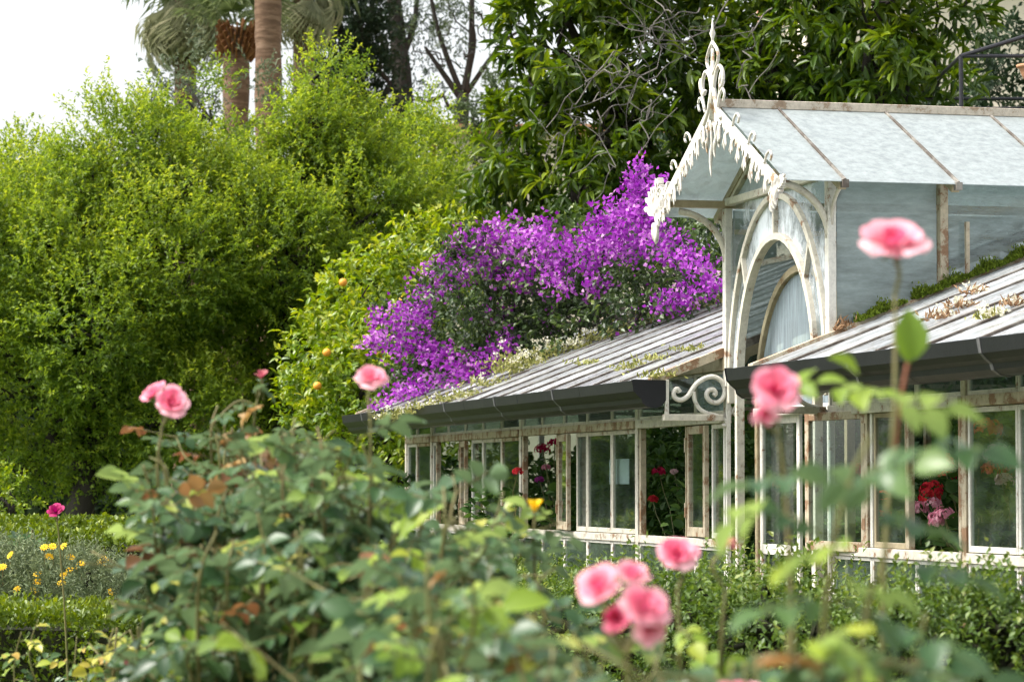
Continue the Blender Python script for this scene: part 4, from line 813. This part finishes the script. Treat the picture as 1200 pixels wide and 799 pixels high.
def geranium(loc, h, wd, heads, label, cat='geranium', nl=260, grp='geraniums inside the greenhouse'):
    """heads: (offset xyz in world axes, radius, colour key)"""
    r = empty('geranium', loc, label=label, cat=cat, group=grp); B = Leaves(); n = nl; a = R.uniform(0, 6.28, n); q_ = np.sqrt(R.uniform(0.05, 1, n)); z = R.uniform(.1, 1, n)
    P = np.stack([np.cos(a)*q_*wd*(.6+.4*np.sin(z*3)), np.sin(a)*q_*wd*(.6+.4*np.sin(z*3)), z*h], 1); o = unit(np.stack([np.cos(a), np.sin(a), .5+0*a], 1))
    B.add(P, unit(o+.6*rdir(n)), unit(np.array([0, 0, 1.])+.5*rdir(n)+o*.4), R.uniform(.05, .085, n), R.uniform(.055, .09, n), R.uniform(.1, 1, n)); B.build('foliage', T_ROUND, M['lf_ger'], r)
    m = MB(); L0 = np.array(loc)
    for k in range(7): a_ = k*.9; m.tube(wob((0, 0, 0), (math.cos(a_)*wd*.5, math.sin(a_)*wd*.5, h*R.uniform(.6, .95)), 6, .02), np.linspace(.009, .004, 6), 5)
    m.build('stems', M['stem'], r)
    for pos, rad, key in heads:
        p = np.array(pos)-L0; hd = florets(p, rad, int(16+rad*420)).build('flower_head', T_OVAL if rad > .07 else T_SMALL, M[key], r)
        MB().tube(wob((p[0]*.6, p[1]*.6, h*.5), p, 6, .01), .0035, 4).build('flower_stalk', M['stem'], r)
    return r
def hp(px, py, y): return l2w(on(px, py, y=y))
GER = [((-5.45, .75), .95, [((636, 527), .75, .055, 'ger_crimson'), ((650, 520), .80, .05, 'ger_crimson'), ((632, 562), .7, .03, 'ger_purple'), ((640, 548), .9, .03, 'ger_pink')], 'crimson and purple geranium in the open window left of the white paper'),
       ((-6.1, .25), .9, [((607, 553), .22, .035, 'ger_red')], 'scarlet geranium leaning out in front of a greenhouse window post'),
       ((-2.3, .75), .95, [((772, 553), .66, .04, 'ger_crimson'), ((765, 585), .64, .03, 'ger_red'), ((790, 553), .9, .02, 'ger_pale')], 'red geranium in the open window just left of the scroll bracket'),
       ((.15, .95), .95, [((915, 568), .8, .045, 'ger_coral'), ((932, 570), .9, .03, 'ger_pale'), ((925, 610), .8, .03, 'ger_orange')], 'salmon geranium inside the doorway'),
       ((1.3, .8), 1.05, [((1007, 552), .62, .05, 'ger_red'), ((1035, 583), .7, .045, 'ger_coral'), ((1035, 601), .68, .045, 'ger_orange')], 'orange-red geranium behind the outward-swung sash'),
       ((2.3, .8), 1.15, [((1105, 540), .75, .05, 'ger_red'), ((1092, 574), .6, .055, 'ger_red'), ((1089, 584), .62, .05, 'ger_red'), ((1093, 591), .56, .04, 'ger_pink'), ((1077, 596), .56, .045, 'ger_pink'), ((1096, 606), .5, .03, 'ger_pink'), ((1110, 560), .9, .04, 'ger_red'), ((1106, 603), .52, .045, 'ger_pink'), ((1097, 612), .5, .035, 'ger_pink')], 'pink and red geranium in the open light left of the rightmost pane'),
       ((3.05, .85), 1.25, [((1157, 503), .62, .065, 'ger_orange'), ((1168, 533), .62, .062, 'ger_pale'), ((1163, 550), .66, .05, 'ger_coral'), ((1178, 563), .6, .042, 'ger_pale'), ((1188, 551), .8, .04, 'ger_red')], 'tall geranium with one orange head above paler ones, behind the rightmost pane')]
for (x, y), h, hd, l in GER:
    geranium(l2w(np.array([x, y, GZ+.32])), h+.15, .34, [(hp(px, py, yy), rad*1.18, k) for (px, py), yy, rad, k in hd], l, nl=420)
tag(MB().box((-10, .55, GZ+.02), (10, .95, GZ+.3)).build('planting_bench', M['tan']), 'low timber planting bench along the inside of the front windows', 'bench'); o = bpy.data.objects['planting_bench']; o.location = (G0[0], G0[1], 0); o.rotation_euler = (0, 0, GROT)
il = ['nearest the far end', 'second from the far end', 'third from the far end', 'fourth from the far end', 'behind the window with the white paper', 'behind the open window left of the scroll', 'left of the doorway', 'right of the doorway', 'behind the swung sash', 'behind the pink geraniums', 'behind the rightmost pane', 'near the right end', 'at the right end']
for x, l in zip((-9.7, -8.2, -7.2, -6.2, -4.6, -2.9, -1.5, .9, 2., 3.0, 4.2, 5.6, 7), il):
    y = R.uniform(1.5, 1.9) if x > -9.5 else 1.05; c = l2w(np.array([x, y, GZ])); hh = R.uniform(1.6, 1.85)
    make_tree('potted_foliage_plant', c, [(np.array([c[0], c[1], GZ+hh*.45]), (.6, .6, hh*.45)), (np.array([c[0]+.2, c[1]-.1, GZ+hh*.8]), (.45, .45, .38)), (np.array([c[0]-.3, c[1]+.2, GZ+hh*.7]), (.45, .45, .4))], M['lf_ger'], M['core'], 42,
              dict(twig=.22, twigs=2, per=6, L=.085, W=.05, up=.3, spread=.9, vj=.18, tipv=.2), t=T_LANCE, trunk_r=.03, cat='indoor plant', group='leafy plants inside the greenhouse', label='dark leafy plant inside the greenhouse, '+l, crownname='foliage')
for x, l in zip((-10, -8.6, -7.2, -5.8, -4.4, -3.0, -1.6, .0, 1.6, 3.0, 4.4, 6), ('in the far corner', 'second from the far corner', 'third from the far corner', 'behind the far opening', 'left of the white paper', 'right of the white paper', 'left of the door', 'straight behind the door', 'right of the door', 'behind the tall pink geranium', 'beyond the rightmost pane', 'at the near end')):
    c = l2w(np.array([x-2.2, R.uniform(4.6, 5.8), GZ])); hh = R.uniform(2.2, 2.7)
    make_tree('indoor_palm_shrub', c, [(np.array([c[0], c[1], GZ+hh*f]), (.75, .75, hh*.3)) for f in (.3, .6, .82)], M['lf_ger'], M['core'], 26, dict(twig=.3, twigs=2, per=7, L=.14, W=.07, up=.2, spread=.9, vj=.18, tipv=.2), t=T_LANCE, trunk_r=.04, cat='indoor plant', group='tall shrubs at the back of the greenhouse', label='tall dark shrub against the greenhouse rear wall, '+l, crownname='foliage')
# ------------------------------------------------------------------ daisy bush and low plants at the lower left
c = at(40, 665, 15.4); b = (c[0], c[1], GZ); W1 = 1/pm(15.4)
db = make_tree('daisy_bush', b, [(at(30, 690, 15.3), (95*W1, .5, 42*W1)), (at(95, 690, 15.), (60*W1, .45, 38*W1)), (at(-40, 690, 15.6), (80*W1, .5, 50*W1)), (at(60, 740, 15.2), (130*W1, .6, 50*W1)), (at(130, 705, 14.8), (40*W1, .4, 34*W1))], M['lf_grey'], M['core'], 260,
               dict(twig=.10, twigs=2, per=9, L=.034, W=.008, up=.8, spread=.7, vj=.16, tipv=.25), trunk_r=.02, cat='shrub', label='grey-green daisy bush dotted with yellow flowers behind the box hedge', crownname='foliage', rough=.12)
for i, (px, py) in enumerate(((12, 650), (52, 641), (62, 640), (74, 640), (44, 672), (44, 681), (83, 653), (91, 663), (75, 674), (72, 683), (82, 667), (40, 691), (119, 659), (123, 655), (131, 693), (35, 708), (3, 664), (95, 660), (58, 652), (20, 690))):
    p = at(px, py, 14.82)-np.array(b); B = Leaves(); n = 11; a = np.arange(n)*2*PI/n+R.uniform(0, 1); fc = unit(np.array([R.normal(0, .4), -.7, .7])); u = unit(np.cross(fc, (1, 0.1, 0))); v = np.cross(fc, u)
    B.add(np.tile(p, (n, 1)), np.cos(a)[:, None]*u+np.sin(a)[:, None]*v+.1*fc, np.tile(fc, (n, 1)), .026, .014, R.uniform(0, 1, n)); B.add([p+fc*.004]*5, rdir(5)*.4+u, [fc]*5, .008, .01, 0)
    B.build('daisy_flower', T_SMALL, M['pet_yel'], db); MB().tube([p, p+np.array([0, .02, -.09])], .002, 4).build('flower_stalk', M['stem'], db)
# broad blue-green leaves behind the daisies
c = at(40, 650, 16.6); b = (c[0], c[1], GZ); B = Leaves(); n = 40; P = np.array([at(R.uniform(-10, 60), R.uniform(632, 665), 16.6+R.uniform(-.2, .2)) for _ in range(n)]); B.add(P-np.array(b), unit(rdir(n)+np.array([0, 0, .2])), unit(rdir(n)*.5+np.array([0, 0, 1])), .09, .06, R.uniform(.3, .7, n))
r = empty('broadleaf_plant', b, label='plant with broad blue-green leaves standing behind the yellow daisies', cat='plant'); B.build('foliage', T_OVAL, M['lf_rose'], r)
m = MB()
for p in P[:14]: m.tube(wob((0, 0, 0), p-np.array(b), 6, .03), .006, 4)
m.tube([(0, 0, .4), np.array(at(38, 620, 16.6))-np.array(b)], .008, 4); m.build('stems', M['stem'], r)
# ================================================================== ROSES
def bloom(B, c, ax, r, layers=5, open_=1.0, v0=.5):
    """petal patches round the axis: an inner bud opening to reflexed outer petals"""
    V, Fc, A = B; ax = unit(np.array(ax, float)); u = unit(np.cross(ax, (.3, .9, .2))); v = np.cross(ax, u)
    for l in range(layers):
        f = l/(layers-1) if layers > 1 else 0; k = 3+l; op = (.05+1.25*f*open_); pl_ = r*(.75+.35*f); wd = .95*(1-.35*f)
        for j in range(k):
            ph = j*2*PI/k+l*.9+R.uniform(-.2, .2); op2 = op+R.normal(0, .1); i0 = len(V); nu, nv = 5, 5; sh = R.normal(0, 1); op2 += .12*sh*f; rk = R.uniform(.85, 1.12)
            rad, hh = r*.06, 0; prof_ = []
            for q_ in range(nv):
                t = q_/(nv-1); al = op2*(.35+.75*t)+(.55*t*t*f)-(1-f)*.5*t; prof_.append((rad, hh)); rad += math.sin(al)*pl_/(nv-1)+r*.10*(1-t)*(.4+f); hh += math.cos(al)*pl_/(nv-1)
            for q_ in range(nv):
                t = q_/(nv-1); pw = wd*math.sin(min(1, .35+.8*t)*PI*.62)*(1 if t < .9 else .8)
                for s_ in range(nu):
                    x = (s_/(nu-1)-.5)*2; a = ph+x*pw; rr, zz = prof_[q_]; rr *= (1-.10*(1-x*x)*(-1 if f > .5 else 1))*rk; zz += r*.05*math.sin(x*3+ph)*t - (r*.10*abs(x)**2*t)
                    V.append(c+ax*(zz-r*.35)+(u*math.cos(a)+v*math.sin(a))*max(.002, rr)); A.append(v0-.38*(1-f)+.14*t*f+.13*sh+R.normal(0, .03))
            for q_ in range(nv-1):
                for s_ in range(nu-1):
                    i = i0+q_*nu+s_; Fc += [(i, i+1, i+nu+1), (i, i+nu+1, i+nu)]
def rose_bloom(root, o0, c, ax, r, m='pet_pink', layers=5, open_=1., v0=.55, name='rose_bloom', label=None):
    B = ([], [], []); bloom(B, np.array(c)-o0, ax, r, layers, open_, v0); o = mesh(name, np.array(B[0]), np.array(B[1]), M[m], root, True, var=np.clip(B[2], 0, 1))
    c = np.array(c)-o0; ax = unit(np.array(ax, float)); Bs = Leaves(); n = 5; a = np.arange(n)*2*PI/n; u = unit(np.cross(ax, (.3, .9, .2))); v = np.cross(ax, u); b = c-ax*r*.38
    Bs.add(np.tile(b, (n, 1)), np.cos(a)[:, None]*u+np.sin(a)[:, None]*v-.3*ax, np.tile(-ax, (n, 1)), r*.75, r*.22, .5); Bs.build('sepals', T_LANCE, M['lf_rose'], o)
    MB().tube([b-ax*r*.12, b-ax*r*.05, b+ax*r*.06], [r*.08, r*.17, r*.14], 8).build('hip', M['stem'], o, smooth=True)
    if label: o['label'] = label
    return o
def compound(B, P, D, ll, v, n5=5, up=None):
    """rose leaves: rachis at P along D with 5 leaflets of length ll"""
    n = len(P); D = unit(D); upv = np.array([0, 0, 1.])+.75*rdir(n); X = unit(np.cross(D, upv)); Z = unit(np.cross(X, D))
    for s_, f, sc in ((-1, .45, .78), (1, .45, .78), (-1, .8, .92), (1, .8, .92), (0, 1.05, 1.1)):
        q_ = P+D*(ll*1.75*f)[:, None]-np.array([0, 0, 1.])*(ll*.35*f*f)[:, None]; d = unit(D*(.45 if s_ else 1)+s_*X*.9+.18*rdir(n)-np.array([0, 0, .25])); nn = unit(Z+.3*rdir(n))
        L = ll*sc*R.uniform(.85, 1.15, n); B.add(q_, d, nn, L, L*R.uniform(.62, .76, n), v+R.normal(0, .07, n))
def cane(m, B, pts, r, leaves=(.35, 1.), step=.055, ll=.05, v=.45, vt=.1, young=None, o0=None, ml=None):
    P = sm(pts, 8); k = len(P); m.tube(P-o0, np.linspace(r, r*.45, k), 6); T = np.gradient(P, axis=0); seg = np.linalg.norm(np.diff(P, axis=0), axis=1); cum = np.concatenate([[0], np.cumsum(seg)]); tot = cum[-1]
    ss = np.arange(tot*leaves[0], tot*leaves[1], step)
    if not len(ss): return
    Q = np.stack([np.interp(ss, cum, P[:, i]) for i in range(3)], 1); a = np.arange(len(ss))*2.4+R.uniform(0, 6); D = np.stack([np.cos(a), np.sin(a), R.uniform(-.35, .75, len(ss))], 1)
    f = ss/tot; tgt = B if young is None else None
    hi = (f > .86) if young is not None else np.zeros(len(ss), bool)
    for msk, bb in ((~hi, B), (hi, young if young is not None else B)):
        if msk.any():
            l_ = ll*R.uniform(.7, 1.2, msk.sum()); compound(bb, Q[msk]-o0, D[msk], l_, v+vt*f[msk]+R.normal(0, .2, msk.sum()))
            for q_, d, l1 in zip(Q[msk]-o0, unit(D[msk]), l_): m.bar(q_, q_+d*l1*1.75-np.array([0, 0, l1*.2]), .0028, .0028)
def rose_bush(label, base, canes, blooms, ll=.05, v=.45, step=.055, side=2, name='rose_bush', young=True, bronze=0, r=.006, extra=None, left=None):
    """canes: world tip points (or polylines); blooms: dicts"""
    o0 = np.array([base[0], base[1], GZ]); root = empty(name, o0, label=label, cat='rose bush', group='rose bushes in the foreground'); m = MB(); B, Yg, Bz = Leaves(), Leaves(), Leaves(); mr_ = MB()
    for i, tip in enumerate(canes):
        if isinstance(tip, tuple) and len(tip) == 2 and isinstance(tip[1], dict): tip, kw = tip
        else: kw = {}
        tip = np.array(tip, float)
        pts = np.vstack([o0+np.array([R.uniform(-.01, .01), 0, 0]), tip]) if tip.ndim == 2 else np.array([o0+np.array([R.uniform(-.12, .12), R.uniform(-.12, .12), 0]), o0*.45+tip*.55+np.array([R.normal(0, .05), R.normal(0, .05), -.12*(tip[2]-GZ)+R.normal(0, .03)])+0, tip-np.array([R.normal(0, .015), R.normal(0, .015), .14]), tip])
        if tip.ndim == 1: pts[1, 2] = GZ+(tip[2]-GZ)*.55
        yg = Bz if R.random() < bronze else (Yg if young and R.random() < .3 else None)
        cane(m, B, pts, r, kw.get('leaves', (.3, .97)), kw.get('step', step), kw.get('ll', ll), v, .12, yg, o0)
        for _ in range(kw.get('side', side)):
            s = sm(pts, 8); q_ = s[int(len(s)*R.uniform(.45, .85))]; e = q_+np.array([R.normal(0, .13), R.normal(0, .13), R.uniform(.08, .28)]); e[2] = min(e[2], pts[-1][2]-.01)
            cane(m, B, [q_, (q_+e)/2+R.normal(0, .02, 3), e], r*.6, (.15, .98), step, ll, v, .12, (Bz if R.random() < bronze else (Yg if R.random() < .28 else None)) if young else None, o0)
    for b in blooms:
        rose_bloom(root, o0, **{k: x for k, x in b.items() if k not in ('stem',)})
        if b.get('stem') is not None:
            c = np.array(b['c']); ax = unit(np.array(b['ax'], float)); MB().tube(sm([np.array(b['stem'])-o0, (np.array(b['stem'])*.5+c*.5)-o0+R.normal(0, .01, 3), c-ax*b['r']*.42-o0]), .0032, 6).build('flower_stalk', M['stem'], root, smooth=True)
    if extra: extra(B, Yg, Bz, m, o0)
    m.build('canes', M['stem'], root, smooth=True)
    for bb, nm, mt in ((B, 'foliage', 'lf_rose'), (Yg, 'young_leaves', 'lf_fresh'), (Bz, 'bronze_leaves', 'lf_bronze')):
        if bb.b: bb.build(nm, T_OVAL, M[mt], root, smooth=True, keep=lambda P: clear_of_blooms(P+o0) & (True if left is None else (P+o0)[:, 0]/(P+o0)[:, 1] > (left-CX)/F))
    return root
BLOOMS = [(793, 648, 5.0, .055), (848, 640, 5.0, .03), (1046, 285, 4.3, .08), (908, 457, 4.05, .055), (897, 483, 3.95, .03), (735, 706, 3.9, .085), (190, 468, 6.5, .07), (435, 444, 6.1, .06), (626, 597, 6.5, .05), (866, 818, 3.7, .05)]
def clear_of_blooms(P):
    """open heads stand free: no leaf of any bush right before them"""
    k = np.ones(len(P), bool); D = P-CAM
    for px, py, Y, r in BLOOMS:
        b = at(px, py, Y)-CAM; t = D[:, 1]/b[1]; k &= ~((np.linalg.norm(D/t[:, None]-b, axis=1) < r) & (t < 1.0))
    return k
def tips(n, pxr, top, Yr, low=None):
    """cane tips under an uneven outline: top(px) is the silhouette, low the lowest tip"""
    out = []
    for i in range(n):
        px = R.uniform(*pxr); t = np.interp(px, *top); py = t+abs(R.normal(0, 1))*(low or 60); out.append(at(px, py, R.uniform(*Yr)))
    return out
hz_ = np.array([0, 0, 1.])
# left bush with the twin roses
c1, c2 = at(180, 462, 6.6), at(201, 471, 6.5)
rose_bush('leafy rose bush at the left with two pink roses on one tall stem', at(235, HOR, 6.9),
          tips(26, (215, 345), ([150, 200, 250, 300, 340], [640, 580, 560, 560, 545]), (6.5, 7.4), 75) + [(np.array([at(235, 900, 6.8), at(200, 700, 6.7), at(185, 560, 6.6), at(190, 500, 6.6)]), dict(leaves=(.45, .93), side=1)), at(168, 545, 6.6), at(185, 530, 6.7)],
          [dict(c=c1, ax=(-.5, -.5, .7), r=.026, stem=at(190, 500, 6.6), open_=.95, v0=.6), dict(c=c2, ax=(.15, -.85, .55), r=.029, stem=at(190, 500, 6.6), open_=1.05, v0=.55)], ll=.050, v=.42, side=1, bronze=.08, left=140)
# dark reddish shrub between (wilting)
rose_bush('rose bush with bronze wilting shoots and a faded bud behind the left bush', at(270, HOR, 7.6), tips(12, (205, 325), ([200, 250, 300, 330], [520, 500, 490, 500]), (7.4, 8.), 22) + [at(308, 452, 7.6), at(255, 475, 7.6), at(285, 470, 7.6)],
          [dict(c=at(306, 441, 7.6), ax=(0, -.4, .9), r=.020, m='pet_wilt', stem=at(309, 470, 7.6), layers=3, open_=.5)], ll=.036, v=.5, side=1, bronze=.9, step=.05)
# middle bush
c3 = at(435, 444, 6.1)
rose_bush('tall dense rose bush left of centre carrying a single pink rose above the gutter', at(410, HOR, 6.4),
          tips(26, (320, 560), ([320, 350, 420, 480, 560], [505, 492, 545, 565, 590]), (5.9, 6.9), 80) + [at(345, 490, 6.3), at(372, 500, 6.2), (np.array([at(432, 900, 6.2), at(430, 700, 6.1), at(434, 560, 6.1), at(434, 490, 6.1)]), dict(leaves=(.4, .95), side=0)), at(425, 520, 6.1), at(520, 570, 5.7)],
          [dict(c=c3, ax=(.1, -.65, .7), r=.027, stem=at(434, 490, 6.1), open_=1.0, v0=.72)], ll=.050, v=.45, side=2, bronze=.06)
rose_bush('low leafy rose bush filling the gap under the left and middle bushes', at(300, HOR, 6.2), tips(26, (225, 470), ([170, 300, 470], [660, 600, 620]), (5.9, 6.4), 70), [], ll=.048, v=.42, side=1, bronze=.05, left=165)
# front blurred bushes
def free(pl, ll=.05, v=.5, yv=None):
    """single compound leaves at given spots (pixel, depth) with a stalk back to the cane"""
    def f(B, Yg, Bz, m, o0):
        for px, py, Y, k, dx, dz in pl:
            p = at(px, py, Y)-o0; d = unit(np.array([dx, R.uniform(-.5, .1), dz])); compound({'g': B, 'y': Yg, 'b': Bz}[k], p[None]-d*ll*1.2, d[None], np.array([ll]), np.array([v+R.normal(0, .15)]))
    return f
cc = [at(703, 688, 3.95), at(740, 674, 4.05), at(752, 710, 3.85), at(722, 724, 3.9), at(760, 735, 3.85)]
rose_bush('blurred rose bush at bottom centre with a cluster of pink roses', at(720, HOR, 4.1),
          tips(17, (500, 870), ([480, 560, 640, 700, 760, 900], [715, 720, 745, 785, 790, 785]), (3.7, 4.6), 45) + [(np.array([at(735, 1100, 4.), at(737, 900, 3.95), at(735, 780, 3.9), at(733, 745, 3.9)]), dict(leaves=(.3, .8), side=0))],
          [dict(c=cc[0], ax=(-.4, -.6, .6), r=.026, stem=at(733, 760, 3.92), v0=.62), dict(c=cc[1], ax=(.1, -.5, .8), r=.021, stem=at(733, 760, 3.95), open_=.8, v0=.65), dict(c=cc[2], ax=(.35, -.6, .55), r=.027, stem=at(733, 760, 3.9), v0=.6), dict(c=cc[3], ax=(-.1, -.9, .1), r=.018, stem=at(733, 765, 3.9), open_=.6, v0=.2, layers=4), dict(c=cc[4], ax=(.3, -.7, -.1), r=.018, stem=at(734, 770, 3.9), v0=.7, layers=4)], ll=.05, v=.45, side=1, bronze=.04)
rose_bush('blurred low rose bush left of centre with yellowing leaves', at(560, HOR, 4.6), tips(24, (430, 690), ([420, 500, 600, 700], [660, 640, 660, 715]), (4.3, 5.2), 60), [], ll=.052, v=.48, side=1, bronze=.06)
c5 = at(793, 648, 5.0)
rose_bush('rose stems with one pink rose and a dark red bud before the open window', at(800, HOR, 5.1), [np.array([at(800, 900, 5.1), at(797, 780, 5.), at(794, 690, 5.)]), (np.array([at(842, 900, 5.1), at(845, 760, 5.), at(850, 690, 5.)]), dict(leaves=(.3, .9), side=0))],
          [dict(c=c5, ax=(0, -.75, .6), r=.026, stem=at(794, 690, 5.), v0=.5), dict(c=at(848, 640, 5.), ax=(.1, -.3, .9), r=.022, m='pet_wilt', stem=at(850, 690, 5.), open_=.7, layers=3)], ll=.045, v=.5, side=0)
# tall right-hand rose
c6, c7, c8 = at(1046, 285, 4.3), at(908, 457, 4.05), at(897, 483, 3.95)
rose_bush('tall rose bush at the right holding the highest pink rose', at(1010, HOR, 4.0),
          [(np.array([at(1030, 1100, 4.2), at(1035, 700, 4.2), at(1048, 480, 4.25), at(1049, 345, 4.3)]), dict(leaves=(.3, .55), side=0, step=.10)), (np.array([at(960, 1100, 3.6), at(965, 760, 3.5), at(985, 600, 3.5), at(1020, 510, 3.5)]), dict(side=0, step=.065, ll=.048)),
           (np.array([at(900, 1100, 4.2), at(925, 760, 4.2), at(922, 600, 4.2), at(912, 500, 4.2)]), dict(leaves=(.2, .8), side=0, step=.11)), (np.array([at(1000, 1100, 3.4), at(1010, 760, 3.4), at(1040, 640, 3.4)]), dict(side=0, ll=.048, step=.07)), (np.array([at(930, 1100, 3.5), at(930, 800, 3.5), at(930, 700, 3.5)]), dict(side=0, ll=.048, step=.07)), (np.array([at(1030, 1100, 3.5), at(1060, 850, 3.5), at(1085, 720, 3.5)]), dict(side=0, ll=.048, step=.07))],
          [dict(c=c6, ax=(.05, -.6, .75), r=.037, stem=at(1049, 345, 4.3), open_=1., v0=.62), dict(c=c7, ax=(-.2, -.8, .4), r=.026, stem=at(912, 500, 4.2), v0=.5), dict(c=c8, ax=(-.1, -.7, -.3), r=.018, stem=at(912, 510, 4.2), open_=.5, layers=3, v0=.5)],
          ll=.055, v=.52, side=1, bronze=.08, extra=free([(1000, 450, 4.2, 'y', .6, .1), (935, 445, 4.4, 'y', .8, .4), (1115, 515, 3.6, 'g', .9, 0), (1075, 470, 3.6, 'y', .9, .1), (900, 555, 3.5, 'g', -.9, .1), (870, 600, 3.4, 'y', -.8, 0), (1050, 540, 3.4, 'g', .3, .2), (1000, 560, 3.4, 'g', -.6, .3), (960, 640, 3.4, 'y', -.4, 0), (1060, 600, 3.4, 'g', .8, -.1), (1100, 660, 3.4, 'g', .9, 0), (1010, 680, 3.5, 'y', .2, 0), (930, 700, 3.4, 'g', -.7, 0), (1080, 740, 3.3, 'g', .9, -.1), (980, 760, 3.3, 'y', .1, .2)], .048, .5))
B = Leaves(); p = at(1064, 425, 4.2); o = bpy.data.objects
rb_ = [x for x in bpy.data.objects if x.name.startswith('rose_bush') and x.get('label', '').startswith('tall rose bush at the right')][0]; o0 = np.array(rb_.location)
B.add([p-o0], [(.08, 0, 1.)], [(.2, -1., .1)], .078, .050, .2); B.build('top_leaf', T_OVAL, M['lf_fresh'], rb_, smooth=True); B = Leaves(); B.add([at(1006, 440, 4.2)-o0], [(-.3, -.2, .25)], [(.1, -.6, .8)], .055, .035, .6); B.build('top_leaf', T_OVAL, M['lf_fresh'], rb_, smooth=True)
MB().tube(sm([at(1046, 560, 4.22)-o0, at(1056, 470, 4.2)-o0, p-o0]), .003, 5).build('leaf_stalk', M['redstem'], rb_)
c9 = at(866, 818, 3.7)
rose_bush('lowest rose bush at the bottom edge with a pink rose cut by the frame', at(880, HOR, 3.8), tips(7, (830, 1000), ([830, 1010], [770, 740]), (3.4, 3.9), 40), [dict(c=c9, ax=(0, -.3, .95), r=.03, stem=at(868, 860, 3.7), v0=.65)], ll=.055, v=.6, side=1, bronze=.03)
# small stems by the near hedge, two magenta flowers, one yellow tulip-like bloom
rose_bush('slender pale rose shoots in front of the near box hedge', at(70, HOR, 9.5), [at(25, 740, 9.5), at(45, 725, 9.5), at(90, 745, 9.4), at(95, 770, 9.4), at(140, 770, 9.3)], [], ll=.034, v=.85, side=0, step=.04, r=.004)
rose_bush('low bushy rose with a magenta flower at the end of the near hedge', at(155, HOR, 8.6), tips(7, (125, 190), ([125, 190], [735, 720]), (8.4, 8.8), 25), [dict(c=at(152, 785, 8.4), ax=(.2, -.7, .5), r=.028, m='pet_mag', stem=at(155, 830, 8.5), layers=4)], ll=.04, v=.85, side=1)
rose_bush('thin stem with one magenta rose in front of the dark tree shade at left', at(75, HOR, 12), [(np.array([at(85, 1000, 12), at(78, 760, 12), at(70, 640, 12), at(66, 606, 12)]), dict(leaves=(.2, .6), side=0))], [dict(c=at(65, 598, 12), ax=(-.1, -.6, .6), r=.028, m='pet_mag', stem=at(66, 610, 12), layers=4)], ll=.04, side=0)
rose_bush('stem with a single yellow bud in front of the far greenhouse windows', at(625, HOR, 6.5), [(np.array([at(632, 1000, 6.5), at(628, 760, 6.5), at(626, 640, 6.5), at(626, 612, 6.5)]), dict(leaves=(.2, .8), side=0))], [dict(c=at(626, 595, 6.5), ax=(0, -.1, 1), r=.026, m='pet_yel', stem=at(626, 618, 6.5), open_=.1, layers=3)], ll=.04, side=0)
# ================================================================== CAMERA AND RENDER
cd = bpy.data.cameras.new('camera'); cam = bpy.data.objects.new('camera', cd); COL.objects.link(cam); S.camera = cam
cam.location = tuple(CAM); cam.rotation_euler = (PI/2+TH, 0, 0); cd.sensor_width = 36; cd.lens = F/1200*36; cd.clip_start = .1; cd.clip_end = 2000
cd.dof.use_dof = True; cd.dof.focus_distance = 16.5; cd.dof.aperture_fstop = 6.3; cd.dof.aperture_blades = 9
S.view_settings.view_transform = 'Standard'; S.view_settings.look = 'None'; S.view_settings.gamma = 1; S.view_settings.use_curve_mapping = False; S.view_settings.exposure = 1.18
c = S.cycles; c.max_bounces = 8; c.diffuse_bounces = 3; c.glossy_bounces = 3; c.transmission_bounces = 4; c.transparent_max_bounces = 16; c.caustics_reflective = False; c.caustics_refractive = False
c.sample_clamp_indirect = 6; c.use_denoising = True; c.denoiser = 'OPENIMAGEDENOISE'; c.use_adaptive_sampling = True; c.adaptive_threshold = .02; c.filter_width = 1.3
